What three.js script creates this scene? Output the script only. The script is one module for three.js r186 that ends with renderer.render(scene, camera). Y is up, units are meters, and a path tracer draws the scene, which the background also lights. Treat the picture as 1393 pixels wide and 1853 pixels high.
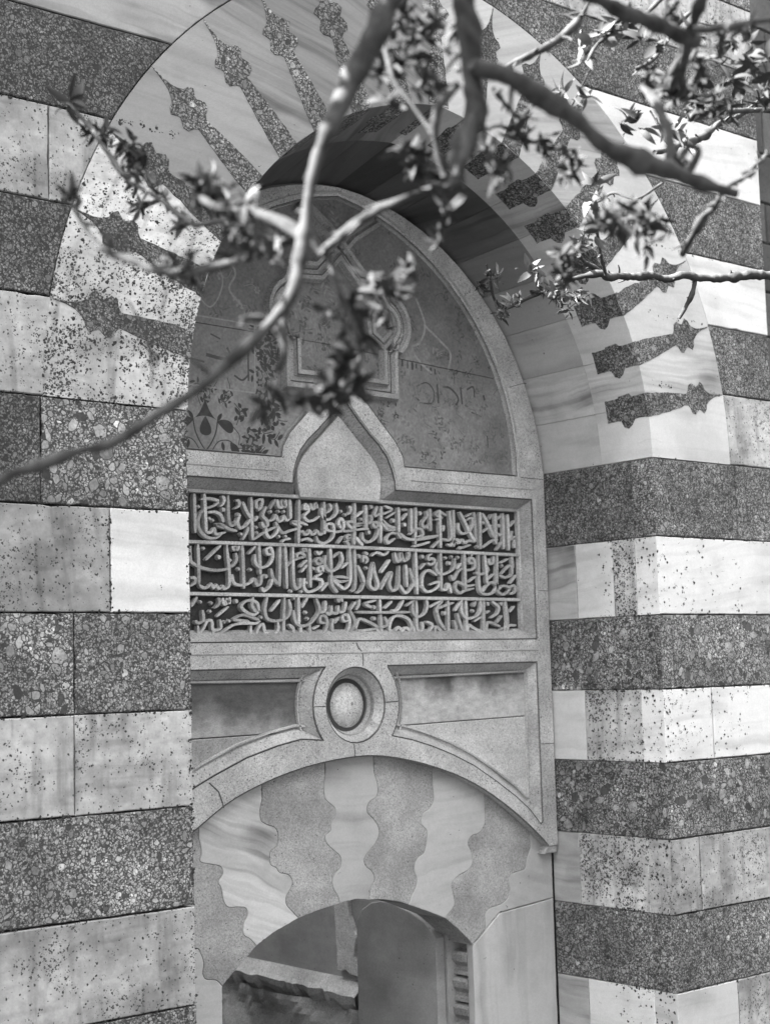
import * as THREE from 'three';
import { mergeGeometries } from 'three/addons/utils/BufferGeometryUtils.js';

// ------------------------------------------------------------------ camera, sky, sun, exposure
const scene = new THREE.Scene();
const SPR = 4.4;                                   // height of the arch springing above the ground
const camera = new THREE.PerspectiveCamera(36.126, 769 / 1024, 0.05, 600);
{
  const yaw = 0.69958, pitch = 0.10176, roll = -0.0283, V = (x, y, z) => new THREE.Vector3(x, y, z);
  const f = V(Math.sin(yaw) * Math.cos(pitch), Math.sin(pitch), -Math.cos(yaw) * Math.cos(pitch));
  const r0 = V(Math.cos(yaw), 0, Math.sin(yaw)), u0 = r0.clone().cross(f);
  const r = r0.clone().multiplyScalar(Math.cos(roll)).addScaledVector(u0, Math.sin(roll));
  const u = u0.clone().multiplyScalar(Math.cos(roll)).addScaledVector(r0, -Math.sin(roll));
  camera.position.set(-3.698, SPR - 1.158, 5.704);
  camera.quaternion.setFromRotationMatrix(new THREE.Matrix4().makeBasis(r, u, f.clone().negate()));
  camera.focus = 7.2; camera.userData.fStop = 2.7;
}
const SUN = new THREE.Vector3(-0.70, 0.66, -0.22).normalize();   // it stands to the left behind the wall, whose face is in shade
{
  const w = 256, h = 128, d = new Float32Array(w * h * 4);
  for (let j = 0; j < h; j++) for (let i = 0; i < w; i++) {
    const el = ((j + 0.5) / h - 0.5) * Math.PI, az = ((i + 0.5) / w - 0.5) * 2 * Math.PI;
    const x = Math.cos(el) * Math.cos(az), y = Math.sin(el), z = Math.cos(el) * Math.sin(az);
    const c = x * SUN.x + y * SUN.y + z * SUN.z, e = Math.max(0, y);
    let L = 0.11 + 0.25 * e + 0.36 * Math.exp((c - 1) * 4);
    if (y < 0) L = 0.05;
    const k = (j * w + i) * 4; d[k] = d[k + 1] = d[k + 2] = L; d[k + 3] = 1;
  }
  const t = new THREE.DataTexture(d, w, h, THREE.RGBAFormat, THREE.FloatType);
  t.mapping = THREE.EquirectangularReflectionMapping; t.magFilter = t.minFilter = THREE.LinearFilter; t.needsUpdate = true;
  scene.background = t; scene.environment = t;
}
const sun = new THREE.DirectionalLight(0xffffff, 5);
sun.position.copy(SUN).multiplyScalar(60); sun.castShadow = true;
Object.assign(sun.shadow.camera, { left: -20, right: 20, top: 20, bottom: -20, near: 1, far: 160 }); sun.shadow.mapSize.set(4096, 4096);
scene.add(sun, sun.target);
const renderer = new THREE.WebGLRenderer();
renderer.toneMapping = THREE.LinearToneMapping;
renderer.toneMappingExposure = 12.6;
renderer.shadowMap.enabled = true;

// ------------------------------------------------------------------ helpers
let seed = 7;
const rnd = () => { seed = (seed + 0x6d2b79f5) | 0; let t = Math.imul(seed ^ (seed >>> 15), 1 | seed); t = (t + Math.imul(t ^ (t >>> 7), 61 | t)) ^ t; return ((t ^ (t >>> 14)) >>> 0) / 4294967296; };
const rr = (a, b) => a + (b - a) * rnd();
const lerp = (a, b, t) => a + (b - a) * t, clamp = (x, a = 0, b = 1) => Math.min(b, Math.max(a, x));
const smooth = (a, b, x) => { const t = clamp((x - a) / (b - a)); return t * t * (3 - 2 * t); };
const hash = (x, y, s) => { let h = Math.imul(x, 374761393) + Math.imul(y, 668265263) + Math.imul(s, 974634541) | 0; h = Math.imul(h ^ (h >>> 13), 1274126177); return ((h ^ (h >>> 16)) >>> 0) / 4294967296; };
function noise(x, y, px, py, s) {                   // value noise that tiles with the periods px, py
  const xi = Math.floor(x), yi = Math.floor(y), fx = x - xi, fy = y - yi, m = (a, n) => ((a % n) + n) % n;
  const u = fx * fx * (3 - 2 * fx), v = fy * fy * (3 - 2 * fy), a = m(xi, px), b = m(xi + 1, px), c = m(yi, py), d = m(yi + 1, py);
  return lerp(lerp(hash(a, c, s), hash(b, c, s), u), lerp(hash(a, d, s), hash(b, d, s), u), v);
}
function fbm(x, y, fx, fy, s, oct = 4) {            // x, y run 0..1 over the tile
  let v = 0, a = 0.5, n = 0;
  for (let o = 0; o < oct; o++) { v += a * noise(x * fx, y * fy, fx, fy, s + o * 17); n += a; a *= 0.55; fx *= 2; fy *= 2; }
  return v / n;
}
const toS = (l) => 255 * (l <= 0.0031308 ? 12.92 * l : 1.055 * Math.pow(clamp(l), 1 / 2.4) - 0.055);
const grey = (l) => { const v = Math.round(toS(l)); return 'rgb(' + v + ',' + v + ',' + v + ')'; };
function finish(c, metres, wrap = true) {
  const t = new THREE.CanvasTexture(c); t.colorSpace = THREE.SRGBColorSpace;
  if (wrap) { t.wrapS = t.wrapT = THREE.RepeatWrapping; t.repeat.set(1 / metres, 1 / metres); }
  return t;
}
function perPixel(c, fn) {                          // fn(x01, y01, linear) -> linear
  const g = c.getContext('2d'), W = c.width, H = c.height, im = g.getImageData(0, 0, W, H), d = im.data, inv = new Float32Array(256);
  for (let i = 0; i < 256; i++) { const v = i / 255; inv[i] = v <= 0.04045 ? v / 12.92 : Math.pow((v + 0.055) / 1.055, 2.4); }
  for (let y = 0, k = 0; y < H; y++) for (let x = 0; x < W; x++, k += 4) { const v = toS(fn(x / W, y / H, inv[d[k]])); d[k] = d[k + 1] = d[k + 2] = v; d[k + 3] = 255; }
  g.putImageData(im, 0, 0); return c;
}
const newCanvas = (w, h = w, fill = 0) => { const c = document.createElement('canvas'); c.width = w; c.height = h; const g = c.getContext('2d'); g.fillStyle = grey(fill); g.fillRect(0, 0, w, h); return c; };
function blob(g, S, x, y, r, n, rough, squash, turn) {   // an irregular outline, repeated across the tile's edges
  const k = []; for (let i = 0; i < n; i++) { const a = i / n * 6.2832, q = r * (1 + rough * (rnd() - 0.5) * 2), X = Math.cos(a) * q, Y = Math.sin(a) * q * squash; k.push([X * Math.cos(turn) - Y * Math.sin(turn), X * Math.sin(turn) + Y * Math.cos(turn)]); }
  for (const ox of x < r * 2 ? [0, S] : x > S - r * 2 ? [0, -S] : [0]) for (const oy of y < r * 2 ? [0, S] : y > S - r * 2 ? [0, -S] : [0]) {
    g.beginPath(); k.forEach((p, i) => i ? g.lineTo(x + ox + p[0], y + oy + p[1]) : g.moveTo(x + ox + p[0], y + oy + p[1])); g.closePath(); g.fill();
    if (g.edge) g.stroke();
  }
}
function lichen(g, S, count, mask, big = 1) {       // black crust lichen: clustered specks
  for (let i = 0; i < count; i++) {
    const x = rnd() * S, y = rnd() * S;
    if (mask && rnd() > mask(x / S, y / S)) continue;
    const m = rnd() < 0.25 ? 3 : 1;
    for (let j = 0; j < m; j++) { g.fillStyle = grey(rr(0.012, 0.06)); blob(g, S, clamp(x + rr(-9, 9) * (j ? 1 : 0), 0, S), clamp(y + rr(-9, 9) * (j ? 1 : 0), 0, S), big * (0.8 + 2.6 * Math.pow(rnd(), 2.6)), 6, 0.4, rr(0.6, 1), rr(0, 3)); }
  }
}
function brecciaTex(s, { S = 1024, metres = 1.25, ground = 0.035, lo = 0.13, hi = 0.34, rmax = 28, count = 30000, black = 5200, pale = 0.05 }) {
  seed = s; const c = newCanvas(S, S, ground), g = c.getContext('2d'); g.edge = true; g.lineWidth = 1.4; g.strokeStyle = grey(ground * 0.6);
  const big = Math.round(count * 0.1);
  for (let i = 0; i < count; i++) {                 // small angular grains first, the pebbles over them
    const t = i < count - big ? 0 : (i - count + big) / big, r = t ? rmax * Math.pow(t, 9) * rr(0.45, 1) + rr(3, 8.5) : rr(1.4, 6.2), x = rnd() * S, y = rnd() * S;
    const l = rnd() < pale && r < 16 ? rr(hi, hi * 1.4) : rnd() < 0.12 ? rr(0.02, lo) : lerp(lo, hi, r > 9 ? rr(0.25, 0.85) : Math.pow(rnd(), 0.9));
    g.edge = r > 5; g.lineWidth = r > 8 ? rr(1.2, 3) : rr(0.6, 1.4); g.fillStyle = grey(l); blob(g, S, x, y, r, r > 10 ? 13 : 7, r > 10 ? 0.22 : 0.34, rr(0.4, 1), rr(0, 3.14));
  }
  g.edge = false;
  perPixel(c, (x, y, l) => { const a = fbm(x, y, 64, 64, s, 3), b = fbm(x, y, 5, 5, s + 9, 4), d = fbm(x, y, 200, 200, s + 5, 1); return clamp(l * lerp(0.7, 1.28, a) * lerp(0.45, 1.5, b) * lerp(0.6, 1.4, fbm(x, y, 15, 17, s + 77, 4)) * lerp(0.72, 1.24, d) + 0.004); });
  lichen(g, S, black, (x, y) => 0.1 + 2.6 * Math.pow(fbm(x, y, 6, 6, s + 3, 3), 3), 1.3);
  return finish(c, metres);
}
function marbleTex(s, { S = 1024, metres = 1.25, base = 0.60, veins = 0.5, black = 0, patch = 0.3, big = 1, spread = 1, mottle = 0.05 }) {
  seed = s; const c = newCanvas(S, S, base), g = c.getContext('2d');
  perPixel(c, (x, y) => {
    const wob = fbm(x, y, 3, 5, s, 4) * 0.07, yy = ((y + wob) % 1 + 1) % 1;
    const v = fbm(x, yy, 2, 11, s + 4, 4), v2 = fbm(x, yy, 2, 44, s + 8, 3), cl = fbm(x, y, 4, 4, s + 20, 4), gr = fbm(x, y, 256, 256, s + 2, 2);
    let l = base * (1 - veins * 0.6 * smooth(0.4, 0.8, v) - veins * 0.3 * smooth(0.45, 0.75, v2) - patch * smooth(0.45, 0.75, cl)) * lerp(0.9, 1.09, gr) * (1 - mottle + 2 * mottle * fbm(x, y, 36, 36, s + 44, 4));
    if (mottle > 0.1) l *= 1 - 0.4 * smooth(0.5, 0.85, fbm(x, y, 26, 3, s + 55, 4)) - 0.25 * smooth(0.5, 0.8, fbm(x, y, 7, 5, s + 58, 4));   // run-off and grime
    return clamp(l);
  });
  if (black) lichen(g, S, black, (x, y) => 0.03 + spread * 3.2 * Math.pow(fbm(x, y, 5, 5, s + 31, 3), 4.2), big);
  return finish(c, metres);
}
function stoneTex(s, { S = 1024, metres = 1.1, base = 0.36, pits = 1600, vary = 0.35, grain = 0.3 }) {
  seed = s; const c = newCanvas(S, S, base), g = c.getContext('2d');
  perPixel(c, (x, y) => base * lerp(1 - vary, 1 + vary, fbm(x, y, 6, 6, s, 5)) * lerp(1 - grain, 1 + grain, fbm(x, y, 210, 210, s + 6, 2)) * lerp(0.9, 1.1, fbm(x, y, 3, 24, s + 3, 3)));
  for (let i = 0; i < pits; i++) { const x = rnd() * S, y = rnd() * S; if (rnd() > 0.1 + 2.4 * Math.pow(fbm(x / S, y / S, 7, 7, s + 12, 3), 3)) continue; g.fillStyle = grey(rr(0.03, base * 0.5)); blob(g, S, x, y, 0.8 + 2.6 * Math.pow(rnd(), 3), 6, 0.4, rr(0.35, 1), rr(0, 3.14)); }
  return finish(c, metres);
}
const mat = (name, o) => { const m = new THREE.MeshStandardMaterial({ roughness: 0.9, ...o }); m.name = name; if (m.map && o.bumpScale) m.bumpMap = m.map; return m; };
const g1 = (v) => new THREE.Color().setRGB(v, v, v);
const tints = {};                                   // tones of a material, in steps
const tint = (m, v) => { const q = Math.round(v * 16) / 16, k = m.name + q; if (!tints[k]) { tints[k] = m.clone(); tints[k].name = m.name + ' ' + q; tints[k].color = g1(q); } return tints[k]; };

const T = {
  brecciaCoarse: brecciaTex(11, {}),
  brecciaFine: brecciaTex(23, { rmax: 9, count: 30000, lo: 0.07, hi: 0.2, ground: 0.02, black: 5500, pale: 0.03 }),
  brecciaGrey: brecciaTex(37, { rmax: 14, count: 32000, lo: 0.13, hi: 0.31, ground: 0.035, black: 6500, pale: 0.05 }),
  marbleClean: marbleTex(41, { veins: 0.3, patch: 0.14, black: 160 }),
  marbleVein: marbleTex(53, { veins: 0.62, patch: 0.22, black: 60 }),
  marbleSpeck: marbleTex(67, { veins: 0.35, patch: 0.24, black: 13000, big: 1.3, mottle: 0.32 }),
  marbleDense: marbleTex(79, { veins: 0.35, patch: 0.2, mottle: 0.25, black: 19000, big: 1.6, spread: 1.7 }),
  limestone: stoneTex(83, { grain: 0.4, vary: 0.42, pits: 6000 }),
  pitted: stoneTex(89, { pits: 26000, base: 0.42, grain: 0.42, vary: 0.4 }),
  plaster: stoneTex(97, { S: 512, pits: 200, base: 0.3, vary: 0.3, grain: 0.15 }),
  rubble: stoneTex(101, { S: 512, pits: 2500, base: 0.09, vary: 0.6, grain: 0.4 }),
  bark: stoneTex(103, { S: 512, metres: 0.22, pits: 1500, base: 0.048, vary: 0.95, grain: 0.5 }),
};
const M = {
  brecciaCoarse: mat('coarse breccia', { map: T.brecciaCoarse, bumpScale: 0.004, roughness: 0.85 }),
  brecciaFine: mat('fine dark breccia', { map: T.brecciaFine, bumpScale: 0.004, roughness: 0.85 }),
  brecciaGrey: mat('grey breccia', { map: T.brecciaGrey, bumpScale: 0.004, roughness: 0.85 }),
  marbleClean: mat('white marble', { map: T.marbleClean, bumpScale: 0.0006, roughness: 0.55 }),
  marbleVein: mat('veined marble', { map: T.marbleVein, bumpScale: 0.0006, roughness: 0.5 }),
  marbleSpeck: mat('lichened marble', { map: T.marbleSpeck, bumpScale: 0.0015, roughness: 0.7 }),
  marbleDense: mat('black-crusted marble', { map: T.marbleDense, bumpScale: 0.0018, roughness: 0.75 }),
  limestone: mat('smooth limestone', { map: T.limestone, bumpScale: 0.002 }),
  pitted: mat('pitted limestone', { map: T.pitted, bumpScale: 0.0028 }),
  plaster: mat('plaster', { map: T.plaster, bumpScale: 0.002 }),
  mortar: mat('mortar', { color: g1(0.05), roughness: 1 }),
  letterGround: mat('blackened ground', { map: T.rubble, color: g1(0.35), roughness: 1, bumpScale: 0.003 }),
  rubble: mat('dark weathered stone', { map: T.rubble, roughness: 1, bumpScale: 0.01 }),
  bark: new THREE.MeshPhysicalMaterial({ map: T.bark, bumpMap: T.bark, bumpScale: 0.004, roughness: 0.95, specularIntensity: 0.25 }),
  earth: mat('earth', { map: T.rubble, color: g1(0.24), roughness: 1, bumpScale: 0.02 }),
};
M.leaf = new THREE.MeshPhysicalMaterial({ color: g1(0.085), roughness: 0.55, transmission: 0.12, thickness: 0, specularIntensity: 0.7, side: THREE.DoubleSide }); M.leaf.name = 'leaf';
M.leafDark = new THREE.MeshPhysicalMaterial({ color: g1(0.03), roughness: 0.7, transmission: 0.04, thickness: 0, specularIntensity: 0.35, side: THREE.DoubleSide }); M.leafDark.name = 'dark leaf';

const taken = {};
const numbered = (n) => { const k = (taken[n] = (taken[n] ?? -1) + 1); return k ? n + '_' + String(k).padStart(3, '0') : n; };
function tag(o, label, category, group) { Object.assign(o.userData, { label, category }); if (group) o.userData.group = group; return o; }
function mesh(name, geo, m, parent) { const o = new THREE.Mesh(geo, m); o.name = numbered(name); o.castShadow = o.receiveShadow = true; parent.add(o); return o; }
// uv in metres on the face that a vertex looks along, moved and turned per piece
function mapUV(geo, turn = 0, du = rr(0, 5), dv = rr(0, 5)) {
  const g = geo.index ? geo.toNonIndexed() : geo; g.computeVertexNormals();
  const p = g.attributes.position, n = g.attributes.normal, uv = new Float32Array(p.count * 2), c = Math.cos(turn), s = Math.sin(turn);
  for (let i = 0; i < p.count; i++) {
    const ax = Math.abs(n.getX(i)), ay = Math.abs(n.getY(i)), az = Math.abs(n.getZ(i));
    const a = az >= ax && az >= ay ? p.getX(i) : ax >= ay ? p.getZ(i) : p.getX(i), b = az >= ax && az >= ay ? p.getY(i) : ax >= ay ? p.getY(i) : p.getZ(i);
    uv[2 * i] = a * c - b * s + du; uv[2 * i + 1] = a * s + b * c + dv;
  }
  g.setAttribute('uv', new THREE.BufferAttribute(uv, 2)); return g;
}
const flip = (g) => { const h = g.index ? g.toNonIndexed() : g; for (const n of ['position', 'uv']) { const a = h.attributes[n], k = a.itemSize, d = a.array; for (let i = 0; i < d.length; i += 3 * k) for (let j = 0; j < k; j++) { const t = d[i + k + j]; d[i + k + j] = d[i + 2 * k + j]; d[i + 2 * k + j] = t; } } h.computeVertexNormals(); return h; };
const area = (p) => p.reduce((a, q, i) => { const n = p[(i + 1) % p.length]; return a + q[0] * n[1] - n[0] * q[1]; }, 0) / 2;
const ccw = (p) => area(p) < 0 ? p.slice().reverse() : p;
function worn(poly, step = 0.08, gap = 0.0018, amp = 0.0016) {   // an outline with a joint round it and slightly chipped edges
  poly = ccw(poly); const out = [], n = poly.length;
  const ins = poly.map((p, i) => {
    const a = poly[(i + n - 1) % n], b = poly[(i + 1) % n], l1 = Math.hypot(p[0] - a[0], p[1] - a[1]) || 1, l2 = Math.hypot(b[0] - p[0], b[1] - p[1]) || 1;
    const n1 = [-(p[1] - a[1]) / l1, (p[0] - a[0]) / l1], n2 = [-(b[1] - p[1]) / l2, (b[0] - p[0]) / l2], d = 1 + n1[0] * n2[0] + n1[1] * n2[1], k = gap / Math.max(0.35, d);
    return [p[0] + (n1[0] + n2[0]) * k, p[1] + (n1[1] + n2[1]) * k];
  });
  for (let i = 0; i < n; i++) {
    const p = ins[i], q = ins[(i + 1) % n], l = Math.hypot(q[0] - p[0], q[1] - p[1]), m = Math.max(1, Math.round(l / step)); if (l < 1e-5) continue;
    for (let j = 0; j < m; j++) { const t = j / m, e = j ? Math.abs(rr(-amp, amp)) + (rnd() < 0.06 ? rr(0, amp * 2.5) : 0) : 0; out.push([lerp(p[0], q[0], t) - (q[1] - p[1]) / l * e, lerp(p[1], q[1], t) + (q[0] - p[0]) / l * e]); }
  }
  return out;
}
const shapeOf = (pts) => new THREE.Shape(pts.map((p) => new THREE.Vector2(p[0], p[1])));
function slab(poly, front, depth, { bevel = 0.004, turn = 0, step, gap, amp, raw = false, holes } = {}) {   // an upright slab with its face at z = front
  const s = shapeOf(raw ? ccw(poly) : worn(poly, step, gap, amp));
  if (holes) for (const h of holes) s.holes.push(new THREE.Path(ccw(h).reverse().map((p) => new THREE.Vector2(p[0], p[1]))));
  const g = new THREE.ExtrudeGeometry(s, { depth: depth - bevel, bevelEnabled: bevel > 0, bevelThickness: bevel, bevelSize: bevel, bevelOffset: -bevel, bevelSegments: 1, curveSegments: 8 });
  g.translate(0, 0, front - depth); return mapUV(g, turn);
}
// a profile [[offset to the left, height], ...] carried along a flat path with mitred corners, at depth z
function sweep(path, closed, profile, z) {
  const n = path.length, rows = [];
  for (let i = 0; i < n; i++) {
    const p = path[i], a = closed ? path[(i + n - 1) % n] : path[Math.max(0, i - 1)], b = closed ? path[(i + 1) % n] : path[Math.min(n - 1, i + 1)];
    let t1 = [p[0] - a[0], p[1] - a[1]], t2 = [b[0] - p[0], b[1] - p[1]]; let l1 = Math.hypot(...t1), l2 = Math.hypot(...t2);
    if (!l1) { t1 = t2; l1 = l2; } if (!l2) { t2 = t1; l2 = l1; }
    const n1 = [-t1[1] / l1, t1[0] / l1], n2 = [-t2[1] / l2, t2[0] / l2], d = Math.max(0.3, 1 + n1[0] * n2[0] + n1[1] * n2[1]);
    rows.push(profile.map(([o, h]) => [p[0] + (n1[0] + n2[0]) * o / d, p[1] + (n1[1] + n2[1]) * o / d, z + h]));
  }
  const v = [], m = profile.length;
  for (let i = 0; i < (closed ? n : n - 1); i++) { const A = rows[i], B = rows[(i + 1) % n]; for (let j = 0; j < m - 1; j++) v.push(...A[j], ...B[j + 1], ...B[j], ...A[j], ...A[j + 1], ...B[j + 1]); }
  if (!closed) for (const [R, f] of [[rows[0], 0], [rows[n - 1], 1]]) for (let j = 1; j < m - 1; j++) v.push(...(f ? [...R[0], ...R[j + 1], ...R[j]] : [...R[0], ...R[j], ...R[j + 1]]));
  const g = new THREE.BufferGeometry(); g.setAttribute('position', new THREE.Float32BufferAttribute(v, 3));
  return mapUV(g, 0);
}
const num = (s) => s.trim().split(/\s+/).map((q) => q.split(',').map(Number));
const curve2 = (pts, n, closed = false) => new THREE.CatmullRomCurve3(pts.map((p) => new THREE.Vector3(p[0], p[1], 0)), closed, 'centripetal').getPoints(n).map((v) => [v.x, v.y]);

// ------------------------------------------------------------------ ground
{
  // level before the portal; it climbs to the terrace where the photographer stands, then up an unseen hillside added to cut low sky light
  const xs = 60, zs = 90, v = [], uv = [], ix = [], ax = (t) => Math.sign(t) * (Math.abs(t) * 14 + Math.pow(Math.abs(t), 4) * 236), az = (t) => lerp(-250, 0, Math.pow(t * 2, 0.25)) * (t < 0.5 ? 1 : 0) + (t >= 0.5 ? Math.pow((t - 0.5) * 2, 2) * 250 : 0);
  for (let i = 0; i <= zs; i++) for (let j = 0; j <= xs; j++) {
    const x = ax(j / xs * 2 - 1), z = az(i / zs), n = noise(x * 0.5 + 100, z * 0.5 + 100, 999, 999, 8) * 0.1;
    const y = 1.55 * smooth(1.6, 5.0, z) + 25 * smooth(7.5, 38, z) + n * smooth(1, 3, z) + 2 * noise(x * 0.08 + 50, z * 0.08 + 50, 999, 999, 9) * smooth(10, 30, z);
    v.push(x, y, z); uv.push(x, z);
  }
  for (let i = 0; i < zs; i++) for (let j = 0; j < xs; j++) { const a = i * (xs + 1) + j, b = a + xs + 1; ix.push(a, b, a + 1, a + 1, b, b + 1); }
  const g = new THREE.BufferGeometry(); g.setAttribute('position', new THREE.Float32BufferAttribute(v, 3)); g.setAttribute('uv', new THREE.Float32BufferAttribute(uv, 2)); g.setIndex(ix); g.computeVertexNormals();
  const o = mesh('ground', g, M.earth, scene); o.userData.kind = 'structure';
}

// ------------------------------------------------------------------ the portal (x from the niche's left edge, y from the arch springing)
const W = 3.068, XC = W / 2, D = 0.834, RI = 1.709, RO = 2.405, CX = 1.359, XR = 4.2, XL = -3.6, TOP = 4.0, BASE = -SPR;
const portal = new THREE.Group(); portal.name = 'stone_portal'; portal.position.set(XC, 0, 0); scene.add(portal);
tag(portal, 'striped marble and breccia portal with pointed arch over a recessed inscribed niche', 'portal');
const part = (name, geo, m, parent = portal) => { geo.translate(-XC, SPR, 0); return mesh(name, geo, m, parent); };
const mirror = (pts) => pts.map(([x, y]) => [W - x, y]).reverse();
const rows = [[-4.4, -4.18], [-4.18, -3.76], [-3.76, -3.35], [-3.35, -2.933], [-2.933, -2.52], [-2.52, -2.113], [-2.113, -1.697], [-1.697, -1.293], [-1.293, -0.881], [-0.881, -0.443], [-0.443, 0],
  [0, 0.418], [0.418, 0.822], [0.822, 1.23], [1.23, 1.638], [1.638, 2.055], [2.055, 2.47], [2.47, 2.88], [2.88, 3.29], [3.29, 3.68], [3.68, TOP]];
const dark = (k) => k % 2 === 0;                    // courses alternate: even ones are breccia
const marbleFor = (v) => M[v];

// front courses: for each course the joints on the left and on the right of the niche, and the stones between them
const extX = (y, s) => { const v = RO * RO - y * y; const d = v > 0 ? Math.sqrt(v) : 0; return s > 0 ? Math.max(XC, CX + d) : Math.min(XC, W - CX - d); };
const leftJoints = { 11: [-0.62], 10: [-0.704], 9: [-0.39], 8: [-0.56], 7: [-0.562], 6: [], 5: [-1.1], 12: [], 13: [-0.66], 14: [] };
const rightJoints = { 10: [3.803], 9: [], 8: [3.172], 7: [3.49], 6: [], 5: [3.32], 4: [], 3: [3.6] };
const leftStone = { 11: ['marbleSpeck:0.6', 'marbleSpeck:0.75'], 10: ['brecciaFine', 'brecciaCoarse'], 9: ['marbleSpeck:0.52', 'marbleClean:1.06'], 8: ['brecciaCoarse', 'brecciaGrey'], 7: ['marbleSpeck:0.68', 'marbleSpeck:0.78'], 6: ['brecciaGrey'], 5: ['marbleVein:0.55', 'marbleSpeck:0.62'], 12: ['brecciaFine'], 13: ['marbleSpeck:0.6', 'marbleSpeck:0.66'], 14: ['brecciaFine:0.8'], 15: ['marbleVein:0.5'] };
const rightStone = { 11: ['marbleSpeck:0.9'], 10: ['brecciaGrey', 'brecciaGrey'], 9: ['marbleClean:1.15'], 8: ['brecciaGrey', 'brecciaCoarse'], 7: ['marbleClean:1.2', 'marbleClean:1.2'], 6: ['brecciaCoarse'], 5: ['marbleSpeck:0.6', 'marbleSpeck:0.75'], 4: ['brecciaGrey'], 3: ['marbleClean:0.85', 'marbleSpeck'], 12: ['brecciaGrey'], 13: ['marbleClean:1.15'], 14: ['brecciaGrey'], 15: ['marbleClean:1.15'], 16: ['brecciaGrey'] };
const tones = { marbleSpeck: [0.62, 0.84], marbleClean: [1.0, 1.14], marbleVein: [0.66, 0.8], marbleDense: [0.8, 0.95], brecciaFine: [0.8, 1], brecciaCoarse: [0.95, 1.25], brecciaGrey: [0.85, 1.2] };
function stone(name, key, poly, front, depth, turn) {
  const [kind, tone] = key.split(':'); key = kind;
  const o = part(name, slab(poly, front + rr(-0.0025, 0.0012), depth, { turn, step: 0.045, gap: rr(0.0014, 0.0034), amp: 0.0024 }), tint(M[key], tone ? +tone : rr(...tones[key])));
  return o;
}
function arcBetween(y0, y1, s) { const p = []; for (let i = 0; i <= 8; i++) { const y = lerp(y0, y1, i / 8); p.push([extX(y, s), y]); } return p; }
rows.forEach(([y0, y1], k) => {
  for (const s of [-1, 1]) {
    const inner = y0 < -0.001 ? [[s < 0 ? 0 : W, y0], [s < 0 ? 0 : W, y1]] : arcBetween(y0, Math.min(y1, 2.39), s).concat(y1 > 2.39 ? [[XC, y1]] : []);
    let joints = ((s < 0 ? leftJoints : rightJoints)[k] ?? (s > 0 ? [] : [-0.5 - 0.6 * rnd()])).slice();
    if (s < 0) { let x = Math.min(...joints, -0.6); while (x > XL + 1) joints.push(x = x - rr(0.7, 1.3)); joints = [...joints.sort((a, b) => a - b)]; }
    const cuts = s < 0 ? [XL, ...joints, null] : [null, ...joints, XR];
    const kinds = (s < 0 ? leftStone : rightStone)[k], def = dark(k) ? 'brecciaGrey' : 'marbleSpeck';
    for (let i = 0; i < cuts.length - 1; i++) {
      const a = cuts[i], b = cuts[i + 1]; let poly;
      if (s < 0) poly = b === null ? [[a, y0], ...inner, [a, y1]] : [[a, y0], [b, y0], [b, y1], [a, y1]];
      else poly = a === null ? [[b, y1], [b, y0], ...inner.slice().reverse().reverse()].map((p) => p) : [[a, y0], [b, y0], [b, y1], [a, y1]];
      if (s > 0 && a === null) poly = [[b, y0], [b, y1], ...inner.slice().reverse()];
      const t = s < 0 ? kinds?.[kinds.length - (cuts.length - 1 - i)] : kinds?.[i];
      stone(dark(k) ? 'breccia_block' : 'marble_block', t ?? def, poly, 0, 0.16, dark(k) ? rr(0, 3) : rr(-0.12, 0.12));
    }
  }
});
// the sides of the niche below the springing: stones seen on the right, plain ones on the left
const jambCuts = { 10: [], 9: [-0.617, -0.33], 8: [], 7: [-0.589], 6: [], 5: [-0.68], 4: [], 3: [-0.65] };
const jambStone = { 10: ['brecciaGrey'], 9: ['marbleVein', 'marbleClean', 'marbleDense'], 8: ['brecciaCoarse'], 7: ['marbleClean', 'marbleDense'], 6: ['brecciaCoarse'], 5: ['marbleVein', 'marbleDense'], 4: ['brecciaGrey'], 3: ['marbleVein', 'marbleClean'] };
rows.forEach(([y0, y1], k) => {
  if (y0 > -0.001) return;
  for (const s of [-1, 1]) {
    const cuts = [-D - 0.06, ...(s > 0 ? jambCuts[k] ?? [] : []), -0.1605];
    for (let i = 0; i < cuts.length - 1; i++) {
      const last = i === cuts.length - 2, z0 = cuts[i], z1 = cuts[i + 1], key = (s > 0 && jambStone[k]?.[i]) || (dark(k) ? 'brecciaGrey' : 'marbleSpeck');
      const g = slab([[-z1, y0], [-z0, y0], [-z0, y1], [-z1, y1]], 0, 0.16, { turn: dark(k) ? rr(0, 3) : rr(-0.08, 0.08), gap: last ? 0.0004 : 0.0016, step: 0.08 });
      const p = g.attributes.position;             // the slab's length runs into the niche, its face lies in the plane of the jamb
      for (let q = 0; q < p.count; q++) { const a = p.getX(q), d = p.getZ(q); p.setXYZ(q, s > 0 ? W - d : d, p.getY(q), -a); }
      if (s > 0) flip(g); else flip(g), flip(g);
      part(dark(k) ? 'breccia_block' : 'marble_block', g, tint(M[key], rr(...tones[key])));
    }
  }
});

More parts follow.
